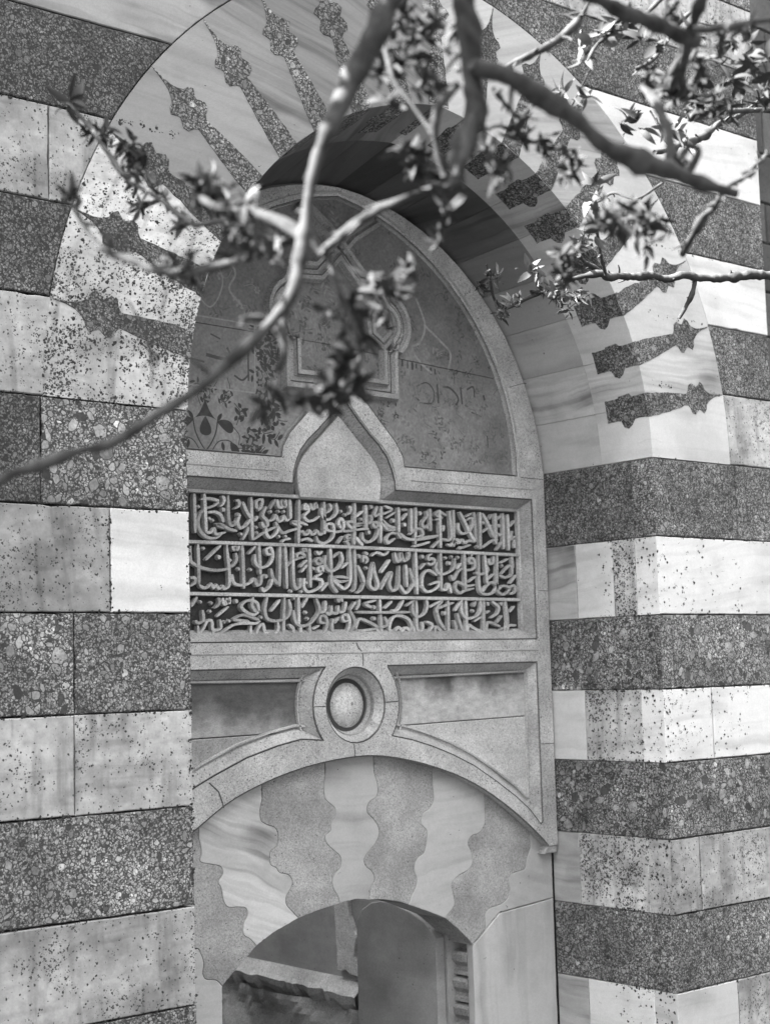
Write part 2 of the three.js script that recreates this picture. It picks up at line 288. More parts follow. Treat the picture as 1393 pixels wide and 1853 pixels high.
// the arch: wedges of marble round the niche, their soffit drawn in towards the back
const TH = (r) => Math.acos((XC - CX) / r);
const inR = (th, z) => RI - 0.19 * clamp(th / 1.4538) * clamp(-z / D, 0, 1.1);
function hexa(fn, nu, nv, nw, uvf) {                // six curved faces of a block; fn(u, v, w)
  const v = [], uv = [];
  const quad = (f, n, m) => { for (let i = 0; i < n; i++) for (let j = 0; j < m; j++) { const P = [[i, j], [i + 1, j], [i + 1, j + 1], [i, j + 1]].map(([a, b]) => f(a / n, b / m)); for (const q of [0, 1, 2, 0, 2, 3]) { v.push(...fn(...P[q])); uv.push(...uvf(...P[q])); } } };
  quad((a, b) => [a, b, 0], nu, nv); quad((a, b) => [a, b, 1], nu, nv); quad((a, b) => [a, 0, b], nu, nw); quad((a, b) => [a, 1, b], nu, nw); quad((a, b) => [0, a, b], nv, nw); quad((a, b) => [1, a, b], nv, nw);
  const g = new THREE.BufferGeometry(); g.setAttribute('position', new THREE.Float32BufferAttribute(v, 3)); g.setAttribute('uv', new THREE.Float32BufferAttribute(uv, 2)); g.computeVertexNormals(); return g;
}
const side = (x, s) => s > 0 ? x : W - x;
const KEYS = [9.9, 19.7, 29.5, 39.0, 48.4, 57.4, 66.6, 75.8];
const bounds = [0, ...KEYS, 90];
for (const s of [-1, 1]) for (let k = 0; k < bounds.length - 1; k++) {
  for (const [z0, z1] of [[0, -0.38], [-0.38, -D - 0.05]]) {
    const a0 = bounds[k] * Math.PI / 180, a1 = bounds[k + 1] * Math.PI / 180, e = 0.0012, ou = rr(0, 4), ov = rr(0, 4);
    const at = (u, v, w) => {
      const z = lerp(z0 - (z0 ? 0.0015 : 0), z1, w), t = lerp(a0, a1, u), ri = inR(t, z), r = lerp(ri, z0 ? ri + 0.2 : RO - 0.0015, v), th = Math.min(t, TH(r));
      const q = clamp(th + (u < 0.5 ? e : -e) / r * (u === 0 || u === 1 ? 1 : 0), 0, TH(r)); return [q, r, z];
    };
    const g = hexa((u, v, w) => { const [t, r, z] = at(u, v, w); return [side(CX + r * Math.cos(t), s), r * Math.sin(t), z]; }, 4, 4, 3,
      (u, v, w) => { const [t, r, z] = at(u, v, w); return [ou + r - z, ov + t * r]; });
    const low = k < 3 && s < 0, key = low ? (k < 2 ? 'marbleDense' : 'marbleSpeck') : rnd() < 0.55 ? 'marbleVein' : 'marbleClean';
    part('voussoir', g, tint(M[key], low ? rr(0.8, 1.0) : s < 0 ? (z0 ? 0.15 : rr(0.3, 0.44)) : z0 ? rr(0.7, 0.86) * [1, 0.97, 0.88, 0.7, 0.42, 0.24, 0.15, 0.12, 0.12][k] : rr(0.8, 1.04) * (k > 4 ? 0.72 : 1)));  // deep soffit stones darken toward the crown: arch shade put into their tone
  }
}
// dark breccia keys let into the joints, each with a trefoil tip in front and a lobed end under the arch
const keyHalf = [[1.7095, 0.068], [1.80, 0.064], [1.90, 0.055], [2.0, 0.043], [2.07, 0.034], [2.085, 0.05], [2.098, 0.082], [2.125, 0.092], [2.148, 0.078], [2.165, 0.066], [2.182, 0.076], [2.205, 0.094], [2.228, 0.074], [2.238, 0.046], [2.262, 0.028], [2.305, 0.011], [2.392, 0.003]];
const footHalf = [[0.0, 0.068], [0.10, 0.066], [0.125, 0.10], [0.155, 0.118], [0.185, 0.104], [0.20, 0.067], [0.25, 0.064], [0.30, 0.066]];
const both = (half) => [...half.map(([a, b]) => [a, -b]), ...half.slice().reverse().map(([a, b]) => [a, b])];
for (const s of [-1, 1]) KEYS.concat(s > 0 ? [84.4] : []).forEach((deg, i) => {
  const top = deg > 80, th = top ? TH(RI) : deg * Math.PI / 180, wob = (p) => p.map(([a, b]) => [a + rr(-0.004, 0.004), b * rr(0.9, 1.1)]);
  let pts = both(keyHalf).map(([a, b], j, all) => [a, b]); pts = worn(pts, 0.03, 0, 0.0035);
  const f = slab(pts, 0, 0.03, { bevel: 0.0015, raw: true, turn: rr(0, 3) });
  const bx = top ? XC : CX + 0;
  if (top) { f.rotateZ(Math.PI / 2); f.translate(XC, 0, 0.003); } else { f.rotateZ(th); f.translate(bx, 0, 0.003); }
  if (s < 0) { f.scale(-1, 1, 1); f.translate(W, 0, 0); }
  let fp = worn(both(footHalf), 0.03, 0, 0.004);
  const b = slab(fp, 0, 0.03, { bevel: 0.0015, raw: true, turn: rr(0, 3) });   // x: depth into the niche, y: along the arch, face up
  const P = (z) => new THREE.Vector3(top ? XC : CX + inR(th, z) * Math.cos(th), inR(th, z) * Math.sin(th), z), p0 = P(0), ez = P(-0.3).sub(p0).normalize();
  const rad = top ? new THREE.Vector3(0, -1, 0) : new THREE.Vector3(-Math.cos(th), -Math.sin(th), 0), et = new THREE.Vector3().crossVectors(rad, ez).normalize(), en = new THREE.Vector3().crossVectors(ez, et).normalize();
  if (en.dot(rad) < 0) { en.negate(); }
  b.applyMatrix4(new THREE.Matrix4().makeBasis(ez, et, en)); b.translate(p0.x + en.x * 0.003, p0.y + en.y * 0.003, p0.z + 0.002);
  if (s < 0) { b.scale(-1, 1, 1); b.translate(W, 0, 0); }
  const g = mergeGeometries([f, b]); g.deleteAttribute('normal'); g.computeVertexNormals();
  part('inlay_key', g, tint(i < 3 && s < 0 ? M.brecciaFine : M.brecciaGrey, rr(0.8, 1.0)));
});

// the masonry behind the facing, and the top course
{
  const hole = []; hole.push([-0.15, BASE + 0.001]); hole.push([-0.15, 0]);
  for (let i = 1; i < 12; i++) { const t = i / 12 * 1.4538, r = RI + 0.19; hole.push([W - CX - r * Math.cos(t), r * Math.sin(t)]); } hole.push([XC, 1.9]);
  for (let i = 11; i > 0; i--) { const t = i / 12 * 1.4538, r = RI + 0.19; hole.push([CX + r * Math.cos(t), r * Math.sin(t)]); } hole.push([W + 0.15, 0], [W + 0.15, BASE + 0.001]);
  const s = [[XL + 0.01, BASE], [-0.15, BASE], ...hole.slice(1, -1), [W + 0.15, BASE], [XR - 0.01, BASE], [XR - 0.01, TOP], [XL + 0.01, TOP]];
  part('wall_core', slab(s, -0.155, D + 0.08 - 0.155, { raw: true, bevel: 0 }), M.mortar);
  // behind the niche, with the doorway left open
  const b = [[XL + 0.01, BASE], [0.73, BASE], [0.73, -2.3], [2.62, -2.3], [2.62, BASE], [XR - 0.01, BASE], [XR - 0.01, TOP], [XL + 0.01, TOP]];
  part('wall_core', slab(b, -D - 0.09, 0.15, { raw: true, bevel: 0 }), M.mortar);
  part('cornice', slab([[XL - 0.05, TOP], [XR + 0.05, TOP], [XR + 0.1, TOP + 0.22], [XL - 0.1, TOP + 0.22]], 0.12, 0.6, { bevel: 0.02 }), tint(M.marbleVein, 0.8));
  // the end of the wall on the right, course by course
  rows.forEach(([y0, y1], k) => { const g = slab([[0.165, y0], [1.0, y0], [1.0, y1], [0.165, y1]], 0, 0.1, { turn: rr(0, 1) }); g.rotateY(Math.PI / 2); g.computeBoundingBox(); g.translate(XR - g.boundingBox.max.x, 0, -0.165 - g.boundingBox.max.z); part(dark(k) ? 'breccia_block' : 'marble_block', g, tint(M[dark(k) ? 'brecciaGrey' : 'marbleSpeck'], 0.9)); });
}

// crusts of black lichen that sit on the stones, thickest along the joints and the arrises
{
  seed = 777; const geos = [], disc = (x, y, r, jamb) => { const n = 6, v = [], k = Array.from({ length: n }, (_, i) => [Math.cos(i / n * 6.283) * r * rr(0.6, 1.2), Math.sin(i / n * 6.283) * r * rr(0.6, 1.2)]); const P = (a, b, h) => jamb ? [W - h, y + b, x + a] : [x + a, y + b, h]; for (let i = 0; i < n; i++) { const a = k[i], b = k[(i + 1) % n]; v.push(...P(0, 0, 0.0022), ...P(a[0], a[1], 0.0004), ...P(b[0], b[1], 0.0004)); } geos.push(...v); };
  const size = () => 0.0022 + 0.0075 * Math.pow(rnd(), 4), inside = (x, y) => x > 0.006 && x < W - 0.006 && y < 1.7;
  const put = (x, y, jamb) => { if (jamb || !inside(x, y)) { disc(x, y, size(), jamb); while (rnd() < 0.4) { x += rr(-0.012, 0.012); y += rr(-0.012, 0.012); if (jamb || !inside(x, y)) disc(x, y, size() * 0.8, jamb); } } };
  for (const [y0] of rows) if (y0 > -3.6 && y0 < 1.3) { const d = 0.4 + rnd(); for (let i = 0; i < 55 * d; i++) put(rr(-0.95, 0), y0 + rr(-0.012, 0.012)); for (let i = 0; i < 30 * d; i++) put(rr(W, XR - 0.02), y0 + rr(-0.01, 0.01)); if (y0 < 0) for (let i = 0; i < 40 * d; i++) put(-Math.pow(rnd(), 0.8) * 0.5, y0 + rr(-0.012, 0.012), true); }
  for (let i = 0; i < 220; i++) put(-Math.abs(rr(0, 0.02)), rr(-3.2, 0.2)); for (let i = 0; i < 45; i++) put(-0.39 - 0.03 * rnd() * rnd(), rr(-0.88, -0.44));
  for (const y of [-0.66, -1.49, -2.3, -3.0, -1.1, -1.9]) for (let i = 0; i < 150; i++) put(-0.02 - 0.42 * Math.pow(rnd(), 1.3), y + rr(-0.21, 0.21), true);
  for (let i = 0; i < 420; i++) { const x = 3.07 + 0.75 * Math.pow(rnd(), 1.6); put(x, -1.697 + 0.4 * rnd() - (rnd() < 0.5 ? 0.82 * (rnd() < 0.5 ? 1 : -1) : 0)); }
  for (let i = 0; i < 500; i++) { const y = rr(-0.0, 0.95); put(extX(y, -1) + rr(0, 0.66), y); }
  const g = new THREE.BufferGeometry(); g.setAttribute('position', new THREE.Float32BufferAttribute(geos, 3)); g.setAttribute('uv', new THREE.Float32BufferAttribute(new Array(geos.length / 3 * 2).fill(0), 2)); g.computeVertexNormals();
  part('lichen', g, mat('black lichen', { color: g1(0.025), roughness: 1 })).userData.kind = 'stuff';
}

// ------------------------------------------------------------------ the back of the niche: a carved stone frame
const ZF = -D, ZT = ZF - 0.06;
const archPt = (r, t) => [CX + r * Math.cos(t), r * Math.sin(t)];
const frameOut = (() => { const p = [[W - 0.016, -2.19], [W - 0.016, 0]]; for (let i = 1; i <= 14; i++) { const t = i / 14 * 1.4538; p.push(archPt(inR(t, -D) - 0.018, Math.min(t, TH(inR(t, -D))))); } return p.concat(mirror(p).slice(1)); })();
const arcIn = curve2([[0.02, -2.19], [0.20, -2.135], [0.385, -1.99], [0.549, -1.895], [0.746, -1.778], [0.969, -1.695], [1.233, -1.632], [1.53, -1.6], [1.72, -1.604], [1.992, -1.654], [2.297, -1.75], [2.507, -1.85], [2.719, -1.983], [2.905, -2.126], [2.975, -2.19]], 40);
const tympR = (() => { const p = [[2.829, -0.028]]; for (let i = 1; i <= 14; i++) { const t = i / 14 * 1.45; p.push(archPt(1.456 + 0.014 * Math.cos(t * 3), Math.min(t, TH(1.456)))); } return p; })();
const ogR = [[1.887, -0.157], [1.885, -0.11], [1.868, -0.05], [1.835, 0.02], [1.78, 0.083], [1.713, 0.14], [1.64, 0.21], [1.58, 0.275], [XC, 0.335]];
const ogO = [[1.955, -0.028], [1.945, 0.03], [1.895, 0.108], [1.8, 0.202], [1.709, 0.295], [1.64, 0.36], [XC, 0.46]];
const tympHole = [...tympR, ...mirror(tympR).slice(1), ...mirror(ogO).slice().sort((a, b) => a[0] - b[0]), ...ogO.slice().reverse().slice(1)];
const insHole = [[2.947, -0.99], [2.947, -0.157], ...ogR, ...mirror(ogR).slice(1), [0.121, -0.157], [0.121, -0.99]];
const RX = 1.567, RY = -1.325;
const ringArc = (r, a0, a1, n = 14) => Array.from({ length: n + 1 }, (_, i) => { const a = lerp(a0, a1, i / n); return [RX + r * Math.cos(a), RY + r * Math.sin(a)]; });
const fieldR = [[1.79, -1.118], [2.94, -1.118], [2.94, -2.05], [2.918, -2.063], [2.83, -1.97], [2.724, -1.889], [2.56, -1.785], [2.405, -1.696], [2.25, -1.627], [2.096, -1.572], [1.95, -1.53], [1.81, -1.502], ...ringArc(0.295, -0.62, 0.72, 12)];
const fieldL = [[1.345, -1.118], ...ringArc(0.282, 2.32, 3.83, 12), [1.201, -1.492], [1.05, -1.518], [0.86, -1.567], [0.667, -1.641], [0.554, -1.69], [0.4, -1.78], [0.25, -1.9], [0.121, -2.03], [0.121, -1.118]];
const ringHole = ringArc(0.203, 0, Math.PI * 2 * 31 / 32, 31);
{
  const out = [...frameOut, ...arcIn];
  const s = shapeOf(ccw(out)); for (const h of [tympHole, insHole, fieldR, fieldL, ringHole]) s.holes.push(new THREE.Path(ccw(h).slice().reverse().map((p) => new THREE.Vector2(p[0], p[1]))));
  const g = new THREE.ExtrudeGeometry(s, { depth: 0.055, bevelEnabled: false }); g.translate(0, 0, ZF - 0.055);
  const frame = part('carved_frame', mapUV(g, 0.05), tint(M.pitted, 1.02));
  const bevel = (path, closed, w, d, m = M.limestone, lip = 0.004) => part('bevel', sweep(ccw(path), closed, [[-0.001, -0.0005], [0.0008, -0.016], [0.0055, -0.016], [0.0075, -0.005], [w, -d], [w + 0.006, -d - 0.01]], ZF), m, frame);
  bevel(insHole, true, 0.062, 0.075, tint(M.limestone, 0.8)); bevel(fieldR, true, 0.052, 0.055); bevel(fieldL, true, 0.052, 0.055); bevel(ringHole, true, 0.04, 0.045, tint(M.limestone, 1.1));  // darker tone on the inscription bevel deepens its underside shade
  bevel(tympHole, true, 0.014, 0.03);
  part('bevel', sweep(arcIn.slice().reverse(), false, [[0.001, -0.0005], [-0.001, -0.016], [-0.006, -0.016], [-0.009, -0.005], [-0.062, -0.058], [-0.068, -0.075]], ZF), tint(M.limestone, 0.9), frame);
  // dirt lies in the narrow sunk lines along the mouldings
  const groove = (path, closed, off = 0.003, w = 0.0026, z = ZF) => part('sunk_line', sweep(path, closed, [[off - w, 0.0008], [off + w, 0.0008]], z), M.mortar, frame);
  groove(ccw(insHole), true); groove(ccw(fieldR), true); groove(ccw(fieldL), true); groove(ccw(ringHole), true, 0.003, 0.002); groove(arcIn, false, 0.003, 0.003); groove(ccw(tympHole), true, 0, 0.0018);
  // fine raised lines
  const line = (path, closed, w = 0.007, h = 0.006, z = ZF) => part('bead', sweep(path, closed, [[-w, -0.002], [-w * 0.5, h], [w * 0.5, h], [w, -0.002]], z), tint(M.limestone, 1.05), frame);
  line(curve2(tympR.map(([x, y]) => { const r = Math.hypot(x - CX, y) + 0.024, t = Math.min(Math.atan2(y, x - CX), TH(r)); return archPt(r, t); }), 40), false, 0.008, 0.007);
  line(mirror(curve2(tympR.map(([x, y]) => { const r = Math.hypot(x - CX, y) + 0.024, t = Math.min(Math.atan2(y, x - CX), TH(r)); return archPt(r, t); }), 40)), false, 0.008, 0.007);
  line([[0.1, -1.043], [1.5, -1.047], [2.95, -1.05]], false, 0.005, 0.004);
  line([[2.968, -1.1], [2.972, -0.14]], false, 0.004, 0.004); line([[2.962, -0.1], [2.0, -0.1]], false, 0.004, 0.004); line([[0.11, -0.1], [1.09, -0.1]], false, 0.004, 0.004);
  for (const [f, i0] of [[fieldR, 0], [fieldL, 0]]) { const c = ccw(f); const o = []; const n = c.length; c.forEach((p, i) => { const a = c[(i + n - 1) % n], b = c[(i + 1) % n], t = [b[0] - a[0], b[1] - a[1]], l = Math.hypot(...t) || 1; o.push([p[0] - t[1] / l * 0.072, p[1] + t[0] / l * 0.072]); }); line(o, true, 0.008, 0.012, ZF - 0.056); }
  // joints and the crack that runs from the inscription through the ring
  const crack = (pts, w = 0.003) => part('crack', sweep(pts, false, [[-w, 0.0012], [0, 0.0016], [w, 0.0012]], ZF), M.mortar, frame);
  crack(num('1.578,-0.995 1.59,-1.02 1.613,-1.042 1.622,-1.066 1.622,-1.118').map((p) => p), 0.0028); crack(num('1.545,-1.53 1.548,-1.56 1.55,-1.6'), 0.0026);
  crack([[1.288, -1.325], [1.36, -1.326]], 0.002); crack([[1.775, -1.318], [1.858, -1.316]], 0.003); crack(num('0.63,-1.672 0.685,-1.72 0.705,-1.77 0.712,-1.8'), 0.003);
  crack([[2.86, -0.034], [2.94, -0.034], [3.05, -0.036]], 0.0016); crack([[2.79, 0.5], [2.9, 0.535], [2.955, 0.54]], 0.0016); crack([[2.965, -0.7], [3.05, -0.703]], 0.0016); crack([[2.945, -1.6], [3.05, -1.602]], 0.0018);
  // the little block that ends the segmental arch on the right
  part('arch_stop', slab([[2.975, -2.19], [3.052, -2.19], [3.052, -2.235], [2.94, -2.235]], ZF - 0.004, 0.08, { bevel: 0.004 }), tint(M.limestone, 0.8), frame);
}
// the ring's depth and its boss
{
  const p = [[0.158, -0.045], [0.157, -0.07], [0.142, -0.08], [0.138, -0.125], [0.0, -0.13]].map(([r, h]) => new THREE.Vector2(Math.max(r, 0.0001), h));
  const c = new THREE.LatheGeometry(p, 48).rotateX(Math.PI / 2); c.translate(RX, RY, ZF); part('ring_recess', mapUV(c), tint(M.limestone, 0.9));
  const b = new THREE.SphereGeometry(0.129, 40, 24); b.scale(0.98, 1.04, 0.6); b.translate(RX + 0.008, RY - 0.002, ZF - 0.125); const boss = part('boss', mapUV(b), tint(M.pitted, 1.05));
  const k = new THREE.SphereGeometry(0.012, 12, 8); k.translate(RX + 0.012, RY + 0.006, ZF - 0.055); part('knob', mapUV(k), tint(M.limestone, 0.7), boss);
}
// slabs of the two fields under the inscription: a stained upper one and a pale lower one
{
  const stain = (dx0, dx1) => { seed = 900 + dx0; const c = newCanvas(1024, 512, 0.3); perPixel(c, (x, y) => { const n = fbm(x, y, 6, 5, 300 + dx0, 5), e = y + 0.5 * (fbm(x, y, 9, 2, 310 + dx0, 4) - 0.5); return clamp(lerp(0.42, 0.05, dx1 ? smooth(0.72, 0.2, e) : 0.75 * smooth(1.15, 0.55, e) + 0.3 * n) * lerp(0.75, 1.25, n) * lerp(0.7, 1.3, fbm(x, y, 260, 110, 5, 3)) * lerp(0.75, 1.25, fbm(x, y, 40, 22, 6, 3))); }); return finish(c, 1, false); };
  const withStain = (poly, m, u0, v0, w, h) => { const g = slab(poly, ZF - 0.06, 0.05, { raw: true }); const p = g.attributes.position, uv = g.attributes.uv; for (let i = 0; i < p.count; i++) uv.setXY(i, (p.getX(i) - u0) / w, (p.getY(i) - v0) / h); return part('field_slab', g, m); };
  withStain([[0.05, -1.462], [1.335, -1.4505], [1.335, -1.05], [0.05, -1.05]], mat('stained stone left', { map: stain(1, 0), bumpScale: 0.001 }), 0.05, -1.47, 1.45, 0.42);
  withStain([[1.79, -1.4505], [3.0, -1.432], [3.0, -1.05], [1.79, -1.05]], mat('stained stone right', { map: stain(2, 1), bumpScale: 0.001 }), 1.7, -1.46, 1.3, 0.42);
  part('field_slab', slab([...arcIn.filter((p) => p[0] > 0.1 && p[0] < 1.335).map(([x, y]) => [x, y + 0.06]), [1.335, -1.455], [0.05, -1.4665]], ZF - 0.0585, 0.05, { raw: true }), tint(M.limestone, 0.95));
  part('field_slab', slab([...arcIn.filter((p) => p[0] > 1.79 && p[0] < 2.93).map(([x, y]) => [x, y + 0.06]), [3.0, -2.05], [3.0, -1.4365], [1.79, -1.455]], ZF - 0.0585, 0.05, { raw: true }), tint(M.limestone, 1.25));
}
// painted tiles of the tympanum (flat print), three of them, and the strapwork that divides them
{
  seed = 4242; const x0 = 0.2, y0 = -0.1, w = 2.68, h = 1.64, S = 2048 / w, c = newCanvas(2048, Math.round(h * S), 0.2), g = c.getContext('2d');
  perPixel(c, (x, y) => 0.15 * lerp(0.55, 1.4, fbm(x, y, 14, 9, 61, 5)) * lerp(0.8, 1.2, fbm(x, y, 240, 150, 63, 2)) * lerp(0.95, 1.3, smooth(0.3, 0.95, y)));
  const X = (x) => (x - x0) * S, Y = (y) => c.height - (y - y0) * S;
  const ink = grey(0.018), leaf = (x, y, a, l, wd0) => { const wd = wd0 * 1.5; g.save(); g.translate(X(x), Y(y)); g.rotate(-a); g.beginPath(); g.moveTo(0, 0); g.quadraticCurveTo(l * S * 0.45, -wd * S, l * S, 0); g.quadraticCurveTo(l * S * 0.45, wd * S, 0, 0); g.fill(); g.restore(); };
  const line = (pts, lw) => { g.lineWidth = lw * S; g.beginPath(); const q = curve2(pts, 40); q.forEach((p, i) => i ? g.lineTo(X(p[0]), Y(p[1])) : g.moveTo(X(p[0]), Y(p[1]))); g.stroke(); };
  const flower = (x, y, r, m) => { const ins = grey(0.15); g.fillStyle = m; for (let i = 0; i < 6; i++) leaf(x + Math.cos(i * 1.047) * r * 0.3, y + Math.sin(i * 1.047) * r * 0.3, i * 1.047, r * 0.75, r * 0.42); g.fillStyle = ins; g.beginPath(); g.arc(X(x), Y(y), r * 0.28 * S, 0, 7); g.fill(); };
  function palmette(cx, m) {                         // the dark palmette medallion of the left-hand tile
    g.fillStyle = m; g.strokeStyle = m;
    g.beginPath(); g.moveTo(X(cx - 0.075), Y(0.135)); g.quadraticCurveTo(X(cx - 0.035), Y(0.15), X(cx), Y(0.24)); g.quadraticCurveTo(X(cx + 0.035), Y(0.15), X(cx + 0.075), Y(0.135)); g.quadraticCurveTo(X(cx), Y(0.175), X(cx - 0.075), Y(0.135)); g.fill();
    leaf(cx - 0.012, 0.22, 2.0, 0.045, 0.01); leaf(cx + 0.012, 0.22, 1.1, 0.045, 0.01); leaf(cx, 0.225, 1.57, 0.05, 0.014);
    leaf(cx - 0.072, 0.135, 2.2, 0.05, 0.014); leaf(cx + 0.072, 0.135, 0.95, 0.05, 0.014);
    g.beginPath(); g.moveTo(X(cx), Y(0.155)); g.quadraticCurveTo(X(cx + 0.07), Y(0.06), X(cx), Y(0.055)); g.quadraticCurveTo(X(cx - 0.07), Y(0.06), X(cx), Y(0.155)); g.fill();
    line([[cx - 0.075, 0.14], [cx - 0.06, 0.07], [cx - 0.02, 0.0], [cx + 0.03, -0.05]], 0.007); line([[cx + 0.075, 0.14], [cx + 0.06, 0.07], [cx + 0.02, 0.0], [cx - 0.03, -0.05]], 0.007);
    for (const s of [-1, 1]) { g.beginPath(); g.moveTo(X(cx + s * 0.07), Y(0.13)); g.bezierCurveTo(X(cx + s * 0.1), Y(0.155), X(cx + s * 0.19), Y(0.15), X(cx + s * 0.165), Y(0.085)); g.bezierCurveTo(X(cx + s * 0.14), Y(0.06), X(cx + s * 0.1), Y(0.1), X(cx + s * 0.07), Y(0.13)); g.fill(); line([[cx + s * 0.17, 0.11], [cx + s * 0.205, 0.07], [cx + s * 0.2, 0.02]], 0.004); line([[cx + s * 0.03, -0.03], [cx + s * 0.08, 0.03], [cx + s * 0.15, 0.035], [cx + s * 0.19, -0.01]], 0.005); leaf(cx + s * 0.15, 0.03, s > 0 ? -0.9 : 4.0, 0.09, 0.03); leaf(cx + s * 0.1, 0.03, s > 0 ? -1.4 : 4.5, 0.05, 0.014); }
  }
  function scatter(xa, xb, ya, yb, n, m, q) { for (let i = 0; i < n; i++) { let x = rr(xa, xb), y = rr(ya, yb); g.fillStyle = m; g.strokeStyle = m; const a = rr(0, 6.28); if (rnd() < 0.25) flower(x, y, rr(0.018, 0.032) * q, m); line([[x, y], [x + Math.cos(a) * 0.04, y + Math.sin(a) * 0.04], [x + Math.cos(a + 0.6) * 0.085, y + Math.sin(a + 0.6) * 0.085]], 0.004); for (let k = 0; k < 4; k++) leaf(x + Math.cos(a) * 0.02 * k, y + Math.sin(a) * 0.02 * k, a + (k % 2 ? 0.9 : -0.9), rr(0.025, 0.05) * q, 0.011 * q); } }
  scatter(0.3, 2.8, 0.62, 1.4, 90, grey(0.085), 0.8); scatter(0.3, 2.8, 0.0, 1.4, 60, grey(0.21), 0.9); scatter(1.9, 2.8, 0.0, 0.6, 40, grey(0.1), 0.7); scatter(1.15, 1.85, 0.45, 0.95, 36, grey(0.08), 0.9);
  palmette(0.66, ink); palmette(0.25, ink);
  // flowering band beside the ogee and along the left tile's border
  scatter(0.86, 1.08, -0.05, 0.27, 24, ink, 1.25); scatter(0.98, 1.1, 0.2, 0.66, 26, grey(0.03), 1); scatter(0.5, 0.95, 0.24, 0.3, 10, grey(0.03), 0.8); scatter(0.22, 0.5, 0.24, 0.3, 6, grey(0.03), 0.8);
  g.strokeStyle = grey(0.24); for (const L of [[[0.3, 0.31], [0.97, 0.3]], [[0.97, 0.3], [0.975, 0.66]], [[0.3, 0.67], [0.975, 0.66]], [[0.6, 0.8], [0.7, 0.72], [0.78, 0.86], [0.72, 1.0]]]) line([L[0], ...L.slice(1)].length > 2 ? L : [L[0], [(L[0][0] + L[1][0]) / 2, (L[0][1] + L[1][1]) / 2], L[1]], 0.008);
  // worn writing on both tiles: the strokes that remain
  const strokeSet = (m, list) => { g.strokeStyle = m; for (const [pts, lw] of list) line(pts.length > 2 ? pts : [pts[0], [(pts[0][0] + pts[1][0]) / 2, (pts[0][1] + pts[1][1]) / 2], pts[1]], lw); };
  strokeSet(grey(0.04), [[[[0.67, 0.47], [0.75, 0.46], [0.82, 0.455]], 0.018], [[[0.8, 0.52], [0.83, 0.46], [0.8, 0.42]], 0.012], [[[0.93, 0.56], [0.93, 0.36]], 0.01], [[[0.58, 0.44], [0.66, 0.43]], 0.01], [[[0.84, 0.38], [0.89, 0.36], [0.93, 0.39]], 0.01], [[[0.7, 0.58], [0.76, 0.56]], 0.008], [[[0.64, 0.39], [0.68, 0.385]], 0.012]]);
  strokeSet(grey(0.045), [[[[2.08, 0.44], [2.16, 0.47], [2.21, 0.43], [2.2, 0.36], [2.1, 0.35]], 0.008], [[[2.07, 0.38], [2.1, 0.36]], 0.012], [[[2.24, 0.47], [2.245, 0.36]], 0.012], [[[2.28, 0.46], [2.34, 0.455], [2.4, 0.4], [2.38, 0.36]], 0.012], [[[2.42, 0.47], [2.43, 0.37]], 0.012], [[[2.47, 0.46], [2.52, 0.48], [2.53, 0.42]], 0.010], [[[2.5, 0.33], [2.58, 0.31]], 0.008], [[[2.62, 0.2], [2.625, 0.13]], 0.008], [[[2.6, 0.44], [2.61, 0.41]], 0.014]]);
  g.fillStyle = grey(0.04); for (let i = 0; i < 8; i++) { g.fillRect(X(1.98 + i * 0.035 + rr(-0.006, 0.006)), Y(0.585 - i * 0.004), rr(0.006, 0.02) * S, rr(0.02, 0.045) * S); }
  for (let i = 0; i < 26; i++) leaf(rr(1.905, 1.945), rr(0.24, 0.58), rr(0, 6), rr(0.012, 0.03), 0.007);
  scatter(2.07, 2.25, 0.0, 0.14, 5, grey(0.05), 0.7); scatter(1.72, 1.86, 0.24, 0.32, 5, grey(0.05), 0.6); scatter(2.3, 2.7, 0.1, 0.5, 5, grey(0.1), 0.5); scatter(1.9, 2.6, -0.02, 0.1, 10, grey(0.22), 0.9); scatter(2.3, 2.75, 0.56, 0.61, 6, grey(0.05), 0.5);
  g.strokeStyle = grey(0.27); line([[2.1, 0.95], [2.16, 0.8], [2.12, 0.7], [2.06, 0.66], [2.12, 0.58], [2.2, 0.53]], 0.014); line([[2.16, 0.8], [2.28, 0.72], [2.35, 0.66], [2.33, 0.56]], 0.014); g.strokeStyle = grey(0.24); line([[0.8, 1.0], [0.86, 0.92], [0.82, 0.83], [0.9, 0.75]], 0.012);
  g.fillStyle = grey(0.03); for (let i = 0; i < 300; i++) { g.beginPath(); g.arc(rr(0, 2048), rr(0, c.height), rr(0.6, 2.2), 0, 7); g.fill(); }
  perPixel(c, (x, y, l) => { const wear = smooth(0.55, 0.7, fbm(x, y, 60, 40, 91, 3)); return lerp(l, 0.16, wear * (x < 0.38 ? 0.1 : 0.55)) * lerp(0.85, 1.15, fbm(x, y, 300, 180, 93, 1)); });
  const m = mat('painted tile', { map: finish(c, 1, false), roughness: 0.6, bumpScale: 0.0005 });
  const tile = (poly) => { const gg = slab(poly, ZF - 0.024, 0.04, { raw: true, bevel: 0.001 }), p = gg.attributes.position, uv = gg.attributes.uv; for (let i = 0; i < p.count; i++) uv.setXY(i, (p.getX(i) - x0) / w, (p.getY(i) - y0) / h); part('painted_tile', gg, m); };
  const up = [...tympR.filter((p) => p[1] > 0.64), ...mirror(tympR).filter((p) => p[1] > 0.64)];
  const ogL = mirror(ogO).slice().sort((p, q) => p[0] - q[0]);
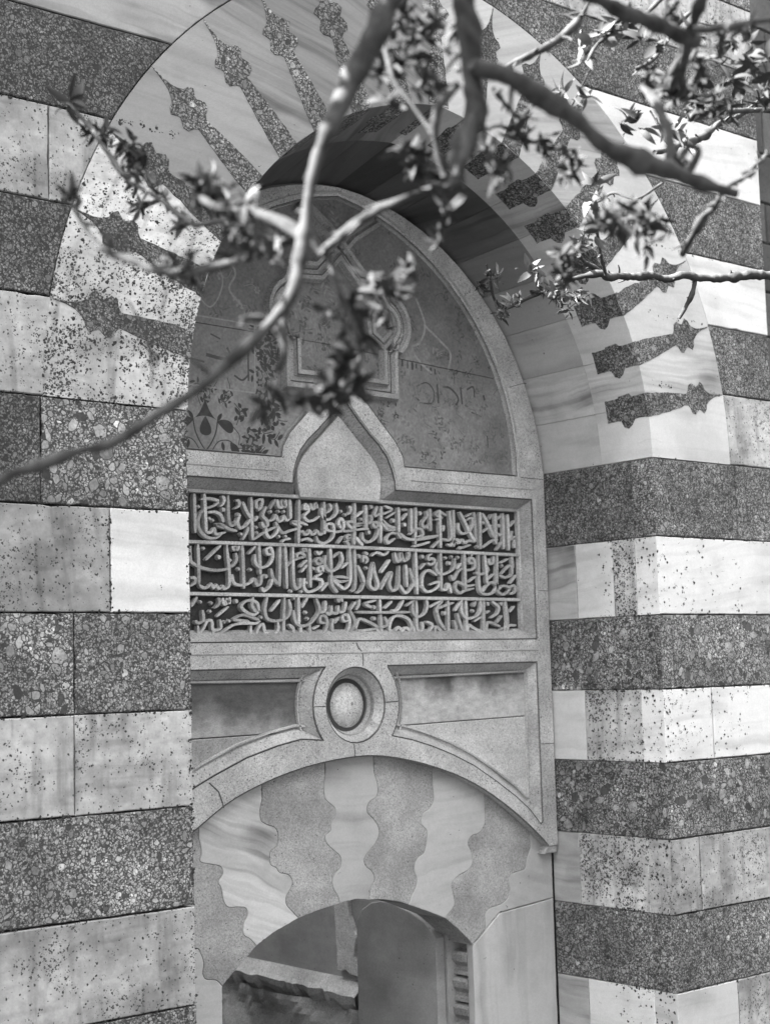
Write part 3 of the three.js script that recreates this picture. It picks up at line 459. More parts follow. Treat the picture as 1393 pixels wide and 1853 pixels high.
  tile([[0.2, -0.1], [1.125, -0.1], ...ogL.map(([x, y]) => [x - 0.0 + 0.012, y - 0.012]).slice(0, -1), [XC - 0.001, 0.44], [XC - 0.001, 0.61], [0.2, 0.636]]); tile([[2.87, -0.1], [2.87, 0.535], [XC + 0.001, 0.608], [XC + 0.001, 0.44], ...ogO.map(([x, y]) => [x - 0.012, y - 0.012]).slice(0, -1).reverse(), [1.943, -0.1]]); tile([[0.2, 0.639], [XC, 0.612], [2.87, 0.538], [2.87, 1.0], [2.3, 1.5], [0.8, 1.5], [0.2, 1.0]]);
  // strapwork
  const prof = (wd, h) => [[-wd - 0.012, -0.026], [-wd, h], [-wd + 0.022, h], [-wd + 0.034, h - 0.024], [wd - 0.034, h - 0.024], [wd - 0.022, h], [wd, h], [wd + 0.012, -0.026]];
  const cart = [[XC, 0.40], [1.87, 0.397], [1.87, 0.6], [1.9, 0.635], ...Array.from({ length: 9 }, (_, i) => { const a = lerp(-1.15, 1.15, i / 8); return [1.83 + 0.145 * Math.cos(a), 0.76 + 0.145 * Math.sin(a)]; }), [1.865, 0.93], [1.85, 0.985], [1.68, 1.0], [1.6, 1.08], [XC, 1.15]];
  const cartouche = part('strapwork', sweep([...cart.slice(0, -1), ...mirror(cart).slice(0, -1)], true, prof(0.048, 0.014), ZF), tint(M.limestone, 0.8));
  for (const o of [-0.05, -0.012, 0.024, 0.049]) part('sunk_line', sweep([...cart.slice(0, -1), ...mirror(cart).slice(0, -1)], true, [[o - 0.003, 0.001], [o + 0.003, 0.001]], ZF + (Math.abs(o) < 0.02 ? -0.011 : Math.abs(o) < 0.03 ? 0.0125 : -0.004)), M.mortar, cartouche);
  part('strapwork', sweep([[XC, 1.15], [1.62, 1.24], [1.8, 1.36]], false, prof(0.045, 0.010), ZF), tint(M.limestone, 0.7)); part('strapwork', sweep([[XC, 1.15], [1.45, 1.24], [1.27, 1.36]], false, prof(0.045, 0.009), ZF), tint(M.limestone, 0.7));
  part('strapwork', sweep([[1.9, 0.76], [1.875, 0.84], [1.79, 0.88], [1.74, 0.8], [1.75, 0.7], [1.83, 0.65], [1.9, 0.72]], false, prof(0.028, 0.004), ZF), tint(M.limestone, 0.7));
  // the onion-shaped panel under the ogee
  const on = curve2([[1.805, -0.225], [1.818, -0.15], [1.818, -0.08], [1.79, -0.02], [1.725, 0.052], [1.65, 0.12], [1.59, 0.178], [XC, 0.23]], 24);
  part('ogee_panel', slab([...on, ...mirror(on).slice(1)], ZF - 0.045, 0.04, { raw: true, bevel: 0.002 }), tint(M.limestone, 1.15));
  part('frame_line', sweep([...curve2(ogR.map(([x, y]) => [x + 0.012, y]), 30)].slice(2), false, [[-0.006, -0.002], [-0.002, 0.007], [0.002, 0.007], [0.006, -0.002]], ZF), M.limestone);
}

// ------------------------------------------------------------------ the carved inscription: raised letters in three lines on a blackened ground
const panel = part('inscription_panel', slab([[0.1, -1.06], [3.0, -1.06], [3.0, -0.16], [2.0, -0.16], [1.9, -0.2], [1.2, -0.2], [1.1, -0.16], [0.1, -0.16]], ZF - 0.085, 0.06, { raw: true }), M.letterGround);
const ZG = ZF - 0.085, letterMats = [0.95, 1.06, 1.2].map((v) => tint(M.limestone, v));
for (const pts of [[[0.15, -0.224], [1.6, -0.220], [2.905, -0.222]], [[0.15, -0.483], [1.6, -0.478], [2.885, -0.488]], [[0.15, -0.738], [1.6, -0.748], [2.885, -0.753]], [[0.15, -0.975], [1.6, -0.983], [2.905, -0.985]], [[2.888, -0.23], [2.886, -0.985]]])
  part('fillet', sweep(pts, false, [[-0.0105, 0], [-0.008, 0.026], [0.008, 0.026], [0.0105, 0]], ZG), letterMats[2], panel);
let tops = [0.0265, 0.0255, 0.0245, 0.0235, 0.0228], nth = 0;
function stroke(text) {
  let p = num(text).map(([x, y]) => [x / 1000, y / 1000]);
  if (p.length === 2) p = [p[0], [(p[0][0] + p[1][0]) / 2 + 0.0008, (p[0][1] + p[1][1]) / 2], p[1]];
  let len = 0; for (let i = 1; i < p.length; i++) len += Math.hypot(p[i][0] - p[i - 1][0], p[i][1] - p[i - 1][1]);
  const n = Math.max(4, Math.min(26, Math.round(len / 0.012))), q = curve2(p, n), v = [], top = tops[nth++ % tops.length], rowsOf = [];
  q.forEach((a, i) => {
    const b = q[Math.max(0, i - 1)], c = q[Math.min(n, i + 1)], tx = c[0] - b[0], ty = c[1] - b[1], l = Math.hypot(tx, ty) || 1, nx = -ty / l, ny = tx / l;
    const ang = Math.atan2(ty, tx), t = i / n, end = Math.min(1, 0.55 + 5 * Math.min(t, 1 - t)), hw = 0.0090 * (0.55 + 0.62 * Math.abs(Math.sin(ang - 0.45))) * end;
    rowsOf.push([[-1.12, 0], [-1, top * 0.9], [-0.86, top], [0.86, top], [1, top * 0.9], [1.12, 0]].map(([k, h]) => [a[0] + nx * hw * k, a[1] + ny * hw * k, ZG + h]));
  });
  for (let i = 0; i < n; i++) for (let j = 0; j < 5; j++) { const A = rowsOf[i], B = rowsOf[i + 1]; v.push(...A[j], ...B[j], ...B[j + 1], ...A[j], ...B[j + 1], ...A[j + 1]); }
  for (const R of [rowsOf[0], rowsOf[n]]) for (let j = 1; j < 5; j++) v.push(...R[0], ...R[j], ...R[j + 1]);
  const g = new THREE.BufferGeometry(); g.setAttribute('position', new THREE.Float32BufferAttribute(v, 3));
  part('letter', mapUV(g), letterMats[nth % 3], panel);
}
function dots(text, sides) {
  for (const [x, y] of num(text)) { const g = new THREE.CylinderGeometry(sides > 4 ? 0.0105 : 0.0085, sides > 4 ? 0.014 : 0.012, 0.024, sides).rotateX(Math.PI / 2); g.translate(x / 1000, y / 1000, ZG + 0.012); part('letter_dot', mapUV(g), letterMats[1], panel); }
}
stroke('611,-239 613,-437');
stroke('672,-236 679,-434');
stroke('816,-237 821,-374 836,-392 856,-384 857,-367');
stroke('960,-239 963,-461');
stroke('1208,-239 1212,-340');
stroke('1267,-237 1256,-470');
stroke('1434,-241 1432,-414');
stroke('1646,-237 1635,-465');
stroke('650,-267 693,-259 757,-271 735,-293 677,-314 648,-339 633,-382 647,-429 689,-458 746,-456 776,-434');
stroke('691,-331 735,-326 770,-340 788,-376');
stroke('776,-245 790,-254 786,-278 764,-298');
stroke('867,-418 820,-411 769,-389 744,-390 787,-407');
stroke('798,-427 736,-438 731,-408');
stroke('679,-431 707,-432 733,-405');
stroke('863,-263 882,-262 885,-286 851,-306');
stroke('904,-267 932,-321 958,-350');
stroke('962,-344 923,-389 886,-402 872,-372 888,-335');
stroke('938,-394 930,-419 899,-463');
stroke('994,-299 994,-259 1030,-249 1023,-286 1002,-308');
stroke('980,-362 1001,-336');
stroke('1021,-366 1036,-391 1059,-384 1052,-353 1029,-335 1053,-284');
stroke('1052,-359 1097,-351 1113,-325 1128,-356 1151,-355 1167,-329 1182,-351 1209,-340');
stroke('1127,-243 1134,-281 1157,-283 1158,-248 1176,-282 1181,-241');
stroke('1115,-244 1076,-296');
stroke('1322,-370 1267,-357 1221,-358 1275,-382 1212,-403 1157,-417 1127,-387 1112,-363');
stroke('1131,-387 1111,-425 1072,-445 1050,-427 1051,-396');
stroke('966,-461 1043,-418 1112,-388');
stroke('1148,-468 1172,-451 1206,-447');
stroke('1321,-285 1305,-285 1310,-260 1332,-291 1300,-324 1323,-348 1371,-340 1403,-319');
stroke('1345,-252 1353,-280 1368,-283 1377,-250 1392,-278');
stroke('1466,-252 1481,-265 1473,-284 1444,-302');
stroke('1515,-244 1521,-289 1492,-322 1443,-337 1416,-306 1421,-274');
stroke('1254,-420 1290,-406 1297,-419 1321,-418 1333,-398 1345,-417 1368,-416 1381,-397 1396,-415 1420,-414 1433,-401');
stroke('1489,-399 1449,-388 1450,-362 1491,-361 1498,-392 1488,-431 1439,-462 1391,-457 1376,-429');
stroke('1547,-378 1531,-353 1549,-326 1568,-351 1555,-390 1489,-402');
stroke('1646,-387 1571,-393 1555,-390');
stroke('1647,-341 1589,-344 1613,-372 1646,-367');
stroke('1612,-414 1587,-415 1590,-434 1615,-433 1582,-451 1602,-466');
stroke('1520,-462 1558,-422');
stroke('1600,-259 1617,-265 1612,-291 1582,-305');
stroke('1272,-457 1312,-443 1351,-455');
stroke('628,-493 631,-699');
stroke('803,-490 810,-702 784,-714 770,-697');
stroke('770,-709 748,-715 738,-697 719,-712 706,-692 684,-710 655,-710 634,-699');
stroke('857,-531 864,-556 852,-586 808,-612 743,-622 664,-614 615,-598 587,-580 585,-503');
stroke('579,-664 607,-663 606,-687 578,-705');
stroke('767,-495 672,-572');
stroke('836,-496 847,-517 858,-495 865,-519 880,-494');
stroke('899,-488 905,-713');
stroke('833,-641 843,-684 887,-695 946,-682 969,-657');
stroke('973,-657 983,-694 1006,-687 1014,-638');
stroke('1003,-487 1007,-638');
stroke('1085,-531 1055,-532 1048,-508 1075,-498 1089,-525 1084,-562 1053,-594 1008,-601 978,-577 976,-534');
stroke('980,-494 935,-535');
stroke('1076,-606 1090,-655 1119,-686');
stroke('1082,-661 1066,-699 1027,-724 1013,-706');
stroke('1136,-490 1127,-698');
stroke('1171,-489 1176,-710');
stroke('1221,-490 1227,-697 1242,-709 1262,-696 1263,-652');
stroke('1167,-604 1215,-566 1270,-545 1298,-538 1278,-520 1251,-527 1246,-546');
stroke('1309,-557 1261,-596');
stroke('1312,-582 1268,-621');
stroke('1283,-492 1290,-513 1299,-494 1310,-513');
stroke('1330,-493 1332,-701');
stroke('1418,-618 1386,-612 1391,-590 1415,-589 1414,-618 1361,-651 1409,-662 1408,-688 1367,-714 1312,-724 1289,-702 1294,-652');
stroke('1387,-580 1368,-562 1392,-542 1408,-567 1387,-580');
stroke('1374,-508 1393,-523 1414,-507');
stroke('1539,-507 1550,-551 1516,-597 1458,-611 1431,-580 1437,-528');
stroke('1535,-507 1485,-540');
stroke('1470,-486 1474,-630');
stroke('1601,-486 1595,-672 1561,-705 1529,-692 1481,-661');
stroke('1587,-647 1530,-641 1486,-648 1521,-667 1587,-660');
stroke('1474,-630 1476,-687 1511,-725');
stroke('1590,-563 1540,-596');
stroke('1638,-484 1626,-710 1601,-717');
stroke('1448,-674 1399,-719');
stroke('619,-758 583,-806');
stroke('743,-763 754,-775 743,-799 717,-814');
stroke('772,-760 779,-790 793,-793 798,-763 812,-790 816,-756');
stroke('808,-805 734,-856');
stroke('603,-877 624,-888 652,-877 650,-823');
stroke('620,-900 626,-942 651,-918 680,-877 702,-877 708,-918 726,-924 758,-913 752,-871');
stroke('708,-918 722,-954 772,-931 846,-895 919,-889 978,-889 1001,-877');
stroke('832,-868 898,-847 994,-872');
stroke('832,-871 934,-880');
stroke('1002,-822 965,-846 906,-828 884,-804 922,-774 981,-785 995,-834');
stroke('959,-755 951,-798 980,-834');
stroke('1049,-754 1032,-822 1046,-865 1114,-877 1176,-858 1196,-815 1186,-765');
stroke('1132,-766 1070,-828');
stroke('1160,-753 1158,-957 1189,-957 1213,-920 1183,-896');
stroke('941,-901 940,-944 962,-956 993,-907 1016,-895 1030,-938 1074,-950 1113,-920 1110,-883');
stroke('1248,-752 1248,-896');
stroke('1215,-821 1222,-871 1252,-902 1315,-896 1355,-865 1388,-820 1366,-758');
stroke('1311,-752 1270,-808');
stroke('1260,-902 1266,-946 1298,-946');
stroke('1426,-890 1390,-883 1391,-855 1419,-852 1434,-877 1425,-921 1384,-959 1336,-958 1318,-933 1319,-896');
stroke('1382,-902 1338,-921');
stroke('1388,-833 1420,-827 1429,-770');
stroke('1428,-833 1459,-842 1469,-795');
stroke('1468,-833 1508,-836 1517,-795');
stroke('1516,-833 1549,-826 1567,-775');
stroke('1506,-756 1518,-775 1531,-756 1542,-775');
stroke('1580,-877 1547,-877 1540,-852 1573,-845 1588,-877 1578,-922 1536,-957 1488,-953 1469,-921 1475,-865');
stroke('1515,-858 1486,-890');
stroke('1594,-820 1629,-890 1611,-922 1569,-960');
stroke('1632,-775 1590,-820');
stroke('1702,-278 1651,-313');
stroke('1649,-352 1699,-350 1649,-365');
stroke('1648,-385 1707,-376 1740,-375');
stroke('1724,-244 1724,-375');
stroke('1747,-302 1760,-308 1755,-335 1737,-349');
stroke('1808,-366 1775,-360 1771,-341 1801,-340 1808,-372 1790,-419 1738,-447 1696,-435 1694,-396');
stroke('1647,-424 1671,-449 1695,-467');
stroke('1804,-247 1785,-301 1828,-286');
stroke('1834,-246 1822,-450');
stroke('1928,-374 1868,-370 1831,-325 1886,-356 1929,-361');
stroke('1856,-245 1907,-262 1837,-292');
stroke('1932,-275 1862,-311');
stroke('1936,-394 1902,-392 1866,-423 1874,-449 1927,-421');
stroke('1945,-387 1970,-419');
stroke('1955,-247 1954,-387');
stroke('2019,-277 1974,-319');
stroke('1976,-259 2020,-257');
stroke('2051,-249 2046,-383');
stroke('2087,-241 2074,-449');
stroke('2032,-397 2086,-362 2122,-367 2130,-394 2075,-416 2246,-393');
stroke('1962,-393 2005,-418 2075,-423 2165,-413 2246,-397');
stroke('2056,-463 2127,-448 2182,-433');
stroke('2162,-258 2170,-284 2132,-326 2140,-353 2186,-331');
stroke('2194,-243 2193,-371');
stroke('2262,-247 2262,-464');
stroke('2315,-278 2252,-257 2233,-275 2278,-293 2223,-306');
stroke('2339,-250 2341,-414 2273,-416 2217,-452 2198,-466');
stroke('2295,-334 2284,-368');
stroke('2372,-242 2367,-454');
stroke('2406,-316 2404,-357 2431,-377 2488,-361 2518,-318 2510,-284 2472,-299');
stroke('2418,-253 2462,-320 2505,-388 2532,-421');
stroke('2531,-248 2541,-421');
stroke('2511,-256 2463,-279');
stroke('2317,-442 2345,-448 2373,-420 2392,-412 2410,-432 2429,-411 2456,-431 2485,-416 2532,-421');
stroke('2399,-467 2494,-440');
stroke('2578,-246 2573,-462');
stroke('2597,-252 2642,-313 2686,-389');
stroke('2670,-319 2592,-364');
stroke('2592,-454 2676,-410 2715,-402');
stroke('2703,-248 2699,-430');
stroke('2673,-256 2648,-285');
stroke('2766,-245 2761,-456');
stroke('2805,-250 2804,-462');
stroke('2702,-465 2748,-415');
stroke('2858,-284 2816,-321');
stroke('2863,-376 2822,-398 2835,-348');
stroke('2746,-260 2721,-282');
stroke('2852,-397 2849,-447');
stroke('1692,-558 1702,-526 1726,-545 1709,-565');
stroke('1702,-506 1727,-515');
stroke('1752,-524 1787,-504 1846,-515 1876,-495');
stroke('1654,-579 1689,-643 1697,-668');
stroke('1701,-668 1670,-714 1637,-727');
stroke('1768,-557 1749,-622 1738,-687 1779,-706 1797,-680 1774,-615 1768,-563');
stroke('1883,-541 1816,-614');
stroke('1813,-706 1849,-653 1885,-613 1893,-613 1874,-679 1898,-711 1933,-698 1951,-572');
stroke('1947,-678 1993,-724 2038,-690 2057,-663');
stroke('1999,-565 2003,-690');
stroke('2025,-584 2064,-690');
stroke('1919,-500 1935,-549 1956,-546 1963,-499 1983,-545 2018,-531 2024,-497 2010,-504');
stroke('2072,-489 2076,-729');
stroke('2141,-555 2099,-589');
stroke('2159,-554 2194,-560 2218,-539 2196,-526 2169,-534 2169,-514 2197,-499');
stroke('2228,-620 2166,-594 2125,-622 2118,-689 2152,-715 2234,-687 2244,-660 2172,-675');
stroke('2260,-491 2256,-707');
stroke('2231,-546 2221,-580 2246,-613 2310,-605 2357,-577 2369,-522');
stroke('2261,-700 2297,-700 2312,-666 2333,-720');
stroke('2091,-683 2126,-695');
stroke('2431,-575 2393,-597 2354,-645 2337,-618');
stroke('2414,-548 2380,-583');
stroke('2444,-493 2444,-705');
stroke('2517,-546 2480,-540 2490,-516 2518,-525 2520,-574 2449,-589');
stroke('2520,-670 2455,-678 2381,-658 2370,-699 2406,-719 2444,-705 2510,-691');
stroke('2532,-621 2465,-657');
stroke('2557,-497 2557,-697 2584,-721 2661,-716 2696,-674 2654,-654 2605,-682 2575,-717');
stroke('2604,-496 2616,-662');
stroke('2524,-601 2580,-607 2629,-585 2602,-544');
stroke('2642,-515 2640,-543 2669,-543 2676,-501');
stroke('2676,-605 2617,-641');
stroke('2705,-493 2704,-709 2757,-722 2798,-687 2740,-674 2710,-695');
stroke('2798,-680 2838,-672 2841,-707 2796,-722');
stroke('2797,-512 2727,-541');
stroke('2714,-611 2772,-624 2822,-602 2814,-553 2734,-604');
stroke('2827,-497 2833,-567');
stroke('2851,-609 2799,-659');
stroke('1660,-759 1651,-798 1634,-817');
stroke('1777,-765 1701,-785 1742,-804');
stroke('1803,-758 1804,-830');
stroke('1633,-830 1826,-831 2024,-829');
stroke('1888,-770 1835,-810');
stroke('1974,-763 1929,-816 1886,-823');
stroke('2053,-763 1990,-796');
stroke('1630,-920 1657,-869 1714,-881 1780,-914 1713,-927 1646,-933');
stroke('1808,-843 1808,-953 1772,-920');
stroke('1806,-914 1848,-901 1833,-856');
stroke('1881,-947 1865,-921 1893,-862 1936,-849 2005,-869 2029,-908 2002,-948');
stroke('1907,-934 1934,-914 1959,-934 1986,-915 2011,-934');
stroke('2043,-776 2041,-829 2075,-855 2129,-835 2149,-789 2142,-755');
stroke('2070,-763 2077,-935 2108,-928 2110,-882');
stroke('2038,-908 2054,-954 2143,-942 2180,-902 2136,-882');
stroke('2267,-764 2220,-808 2235,-875 2278,-929');
stroke('2229,-808 2349,-774');
stroke('2258,-761 2166,-802');
stroke('2308,-761 2304,-963');
stroke('2195,-962 2207,-909 2250,-942 2286,-949 2322,-956 2360,-923 2344,-875');
stroke('2414,-760 2356,-821');
stroke('2373,-835 2398,-902 2415,-943 2368,-963');
stroke('2413,-773 2411,-828 2446,-862 2531,-848 2561,-807 2559,-759');
stroke('2446,-760 2446,-957');
stroke('2497,-773 2505,-793 2521,-766');
stroke('2559,-855 2501,-882');
stroke('2573,-951 2490,-916 2463,-903 2451,-950 2573,-954');
stroke('2587,-759 2578,-944');
stroke('2649,-765 2705,-799 2693,-834 2635,-862');
stroke('2627,-820 2598,-834');
stroke('2726,-848 2681,-889');
stroke('2709,-910 2614,-889 2602,-944 2669,-945 2738,-917');
stroke('2760,-757 2767,-910 2697,-959');
stroke('2832,-792 2791,-827');
stroke('2836,-904 2777,-910 2755,-959');
stroke('2805,-931 2834,-938');
dots('702,-361 721,-369 893,-433 990,-395 1133,-437 1176,-435 993,-423 1133,-306 1168,-305 1083,-309 1550,-287 1578,-305 663,-513 824,-569 874,-613 948,-615 1203,-722 1269,-724 1305,-677 1355,-600 640,-782 704,-787 696,-829 781,-883 810,-877 1009,-859 1297,-833 1308,-865 638,-304 1221,-759 1688,-324 2604,-308 2300,-520 2346,-513 2397,-515 2500,-498 2499,-821 2391,-433 2418,-459 2746,-555 1716,-590 2167,-352 2550,-449', 4);
dots('786,-312 880,-335 755,-555 1044,-647 856,-777 1762,-253 1917,-322 1999,-342 2117,-273 1740,-394 2728,-320 2731,-373 1668,-527 2125,-518 2326,-550 1763,-804 1761,-865 2277,-835 2619,-779 2725,-778', 10);


// ------------------------------------------------------------------ the doorway: joggled stones of the flat arch, jambs, door leaf
{
  const Pm = (s) => num(s).map(([x, y]) => [x / 1000, y / 1000]);
  const a = Pm('605,-1938 619,-2013 610,-2053 667,-2072 732,-2092 743,-2126 714,-2164 730,-2192 745,-2261 769,-2291 827,-2298 877,-2310 885,-2345 862,-2383 861,-2437 899,-2462 937,-2501');
  const a2 = Pm('594,-2470 622,-2539 616,-2591 632,-2620 696,-2636 728,-2667');
  const b = Pm('989,-1778 973,-1839 981,-1888 1023,-1913 1066,-1930 1083,-1966 1073,-2021 1034,-2045 1032,-2108 1070,-2132 1087,-2155 1147,-2175 1168,-2212 1154,-2245 1127,-2277 1126,-2318 1169,-2365 1203,-2397');
  const c = Pm('1396,-1685 1385,-1735 1392,-1807 1419,-1831 1455,-1862 1453,-1905 1425,-1939 1424,-1974 1386,-2000 1394,-2036 1439,-2076 1484,-2116 1482,-2166 1444,-2198 1425,-2232 1433,-2275 1459,-2314 1472,-2355');
  const d = Pm('1726,-1691 1749,-1759 1741,-1818 1682,-1850 1671,-1893 1717,-1941 1745,-1980 1749,-2024 1722,-2066 1692,-2092 1643,-2139 1651,-2176 1698,-2217 1710,-2254 1685,-2295 1668,-2358');
  const e = Pm('2142,-1785 2149,-1862 2116,-1912 2064,-1939 2051,-1990 2090,-2031 2088,-2084 2065,-2149 2024,-2168 1999,-2195 1991,-2239 2009,-2285 1997,-2329 1966,-2370 1944,-2415');
  const f = Pm('2536,-1960 2528,-2030 2487,-2073 2422,-2090 2395,-2126 2418,-2175 2426,-2237 2392,-2272 2307,-2301 2263,-2335 2271,-2388 2279,-2450 2246,-2484 2203,-2516');
  const g = Pm('2885,-2202 2855,-2263 2841,-2309 2784,-2319 2716,-2336 2703,-2373 2712,-2421 2687,-2465 2631,-2490 2543,-2503 2509,-2530 2505,-2614 2471,-2648 2405,-2685');
  const topY = (x) => -1.55 - 0.24 * (x - 1.55) * (x - 1.55);   // hidden behind the moulded arch
  const sm = (p) => curve2(p, p.length * 4), up = (p) => [[p[0][0], topY(p[0][0])], ...p];
  const lower = [[0.728, -2.667], [0.937, -2.501], [1.044, -2.449], [1.203, -2.397], [1.34, -2.372], [1.472, -2.355], [1.589, -2.345], [1.668, -2.352], [1.76, -2.367], [1.866, -2.388], [1.944, -2.415], [2.053, -2.456], [2.203, -2.516], [2.31, -2.597], [2.405, -2.685]];
  const under = (x0, x1) => lower.filter((p) => p[0] > x0 + 0.01 && p[0] < x1 - 0.01);
  const [A, B, C, Dd, E, F, G] = [a, b, c, d, e, f, g].map((p) => up(sm(p)));
  const A2 = sm(a2);
  const between = (l, r) => [...l, ...under(l[l.length - 1][0], r[r.length - 1][0]), ...r.slice().reverse()];
  const jog = (poly, m) => part('joggled_stone', slab(poly, ZT, 0.24, { bevel: 0.0025, gap: 0.0009, step: 0.012, amp: 0.002, turn: rr(-0.3, 0.3) + (m === M.marbleVein ? 0.6 : 0) }), m);
  const grey1 = tint(M.limestone, 0.88), pale = tint(M.marbleClean, 0.75), white = tint(M.marbleClean, 0.68);
  jog([[0.05, -2.05], [0.6, topY(0.6) - 0.0], ...A, ...[...A2].reverse(), [0.05, -2.45]], grey1);
  jog(between(A, B), M.marbleVein); jog(between(B, C), grey1); jog(between(C, Dd), white); jog(between(Dd, E), grey1); jog(between(E, F), tint(M.marbleClean, 0.74)); jog(between(F, G), grey1);
  jog([...G, [2.405, -2.69], [2.62, -2.535], [3.062, -2.50], [3.062, -1.9]], pale);
  part('door_jamb', slab([[2.405, -2.692], [2.62, -2.5375], [3.062, -2.5025], [3.062, BASE], [2.405, BASE]], ZT, 0.05, { gap: 0.0012, turn: 1.57 }), tint(M.marbleClean, 0.8));
  jog([[0.05, -2.452], ...A2, [0.728, -3.2], [0.05, -3.2]], pale);
  part('door_jamb', slab([[0.05, -3.203], [0.728, -3.203], [0.728, BASE], [0.05, BASE]], ZT, 0.24, { turn: 1.57 }), pale);
  // the right reveal of the doorway, with a stack of moulded blocks
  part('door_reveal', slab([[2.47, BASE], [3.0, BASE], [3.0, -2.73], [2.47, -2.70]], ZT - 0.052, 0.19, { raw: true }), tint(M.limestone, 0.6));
  const stepProfile = (y) => { const s = new THREE.Shape([[0, 0], [0.012, 0], [0.05, -0.008], [0.062, -0.02], [0.055, -0.055], [0.028, -0.085], [0.028, -0.105], [0.046, -0.112], [0.046, -0.128], [0, -0.132]].map((p) => new THREE.Vector2(p[0], p[1]))); const q = new THREE.ExtrudeGeometry(s, { depth: 0.16, bevelEnabled: true, bevelThickness: 0.004, bevelSize: 0.004, bevelSegments: 1 }); q.scale(-1, 1, 1); q.translate(2.47, y, ZT - 0.052 - 0.175); return flip(mapUV(q)); };
  for (const y of [-2.735, -2.882, -3.03, -3.18]) part('moulded_block', stepProfile(y), tint(M.limestone, 0.8));
  // a door leaf standing open against the passage wall
  const leafTop = [[1.085, -2.66], [1.18, -2.58], [1.31, -2.533], [1.45, -2.503], [1.56, -2.495], [1.66, -2.515], [1.74, -2.56], [1.79, -2.63], [1.80, -2.72]];
  const q = slab([[1.085, BASE + 0.03], ...leafTop, [1.80, BASE + 0.03]].map(([x, y]) => [x, y]), 0, 0.06, { raw: true, bevel: 0.004 }); q.rotateY(Math.PI / 2); q.computeBoundingBox();
  q.translate(2.30 - q.boundingBox.min.x, 0, 0);
  const leaf = part('door_leaf', q, tint(M.plaster, 0.95));
}
scene.updateMatrixWorld();

// ------------------------------------------------------------------ the passage behind the door, open to the sky
{
  const wallAt = (name, label, category, x0, x1, z0, z1, y1, m) => { const o = new THREE.Group(); o.name = numbered(name); o.position.set((x0 + x1) / 2, 0, (z0 + z1) / 2); scene.add(o); tag(o, label, category); const b = new THREE.BoxGeometry(x1 - x0, y1, z1 - z0); b.translate(0, y1 / 2, 0); mesh('masonry', mapUV(b), m, o); return o; };
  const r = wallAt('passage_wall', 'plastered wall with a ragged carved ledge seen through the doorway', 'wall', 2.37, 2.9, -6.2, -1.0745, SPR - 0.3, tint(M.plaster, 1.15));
  const ox = r.position.x, oz = r.position.z;
  { // ledge with a broken edge, running along the passage
    const n = 130, v = [], prof = (z, i) => { const j = noise(i * 0.9, 3, 999, 999, 5) * 0.045 + noise(i * 0.31, 6, 999, 999, 5) * 0.04; return [[0, -3.0 + SPR], [-0.045, -3.06 + SPR], [-0.055 - j * 0.3, -3.075 - j * 0.2 + SPR], [-0.045 - j * 0.3, -3.09 - j * 0.8 + SPR], [-0.02, -3.12 - j * 1.2 + SPR], [0.01, -3.14 - j * 1.3 + SPR]]; };
    const ring = Array.from({ length: n + 1 }, (_, i) => { const z = lerp(-6.1, -1.83, i / n); return prof(z, i).map(([dx, y]) => [2.37 + dx - ox, y, z - oz]); });
    for (let i = 0; i < n; i++) for (let j = 0; j < 5; j++) v.push(...ring[i][j], ...ring[i + 1][j], ...ring[i + 1][j + 1], ...ring[i][j], ...ring[i + 1][j + 1], ...ring[i][j + 1]);
    const g = new THREE.BufferGeometry(); g.setAttribute('position', new THREE.Float32BufferAttribute(v, 3)); mesh('ledge', mapUV(g), tint(M.limestone, 1.2), r);
    // rough carved stone under it
    const P = new THREE.PlaneGeometry(4.3, 1.2, 120, 36), p = P.attributes.position; for (let i = 0; i < p.count; i++) { const x = p.getX(i), y = p.getY(i); p.setZ(i, 0.012 + 0.075 * Math.pow(fbm(x / 8 + 0.5, y / 8 + 0.5, 22, 26, 8, 4), 2) * 1.6); }
    P.rotateY(-Math.PI / 2); P.translate(2.37 - ox, SPR - 3.76, -3.95 - oz); mesh('carved_dado', mapUV(P), tint(M.limestone, 1.2), r);
  }
  { const g = slab([[1.80, -2.42], [1.93, -2.40], [1.96, -2.62], [2.03, -2.74], [2.0, -2.86], [2.08, -2.98], [1.83, -2.96]], 0, 0.03, { gap: 0, amp: 0.008, step: 0.04 }); g.rotateY(-Math.PI / 2); g.computeBoundingBox(); const bb = g.boundingBox; g.translate(2.37 - bb.max.x - ox - 0.0 + 0.006, SPR, -bb.max.z - 1.80 - oz); mesh('plaster_patch', g, tint(M.limestone, 1.5), r); }
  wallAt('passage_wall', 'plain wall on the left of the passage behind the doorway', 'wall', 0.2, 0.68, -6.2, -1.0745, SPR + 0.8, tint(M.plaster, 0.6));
  wallAt('passage_wall', 'plain wall closing the end of the passage', 'wall', 0.2, 2.9, -6.7, -6.21, SPR + 0.6, M.plaster);
}

// ------------------------------------------------------------------ the building that adjoins on the right, set back, its shade put into dark stone tones
{
  const o = new THREE.Group(); o.name = 'adjoining_wall'; o.position.set(7, 0, -2.2); scene.add(o);
  tag(o, 'wall set back beyond the right end of the portal, shade put into its dark colour', 'wall');
  seed = 606; let y = 0;
  while (y < 11) { const h = rr(0.28, 0.42); let x = -2.9; while (x < 5) { const w = rr(0.4, 0.8); const g = slab([[x, y], [x + w, y], [x + w, y + h], [x, y + h]], 0.3, 0.5, { gap: 0.004, amp: 0.004, bevel: 0.01 }); mesh('stone_block', g, tint(M.rubble, rr(0.55, 1)), o); x += w; } y += h; }
  const b = new THREE.BoxGeometry(8, 10.9, 0.6); b.translate(1.05, 5.45, -0.2); mesh('core', mapUV(b), M.mortar, o);
}

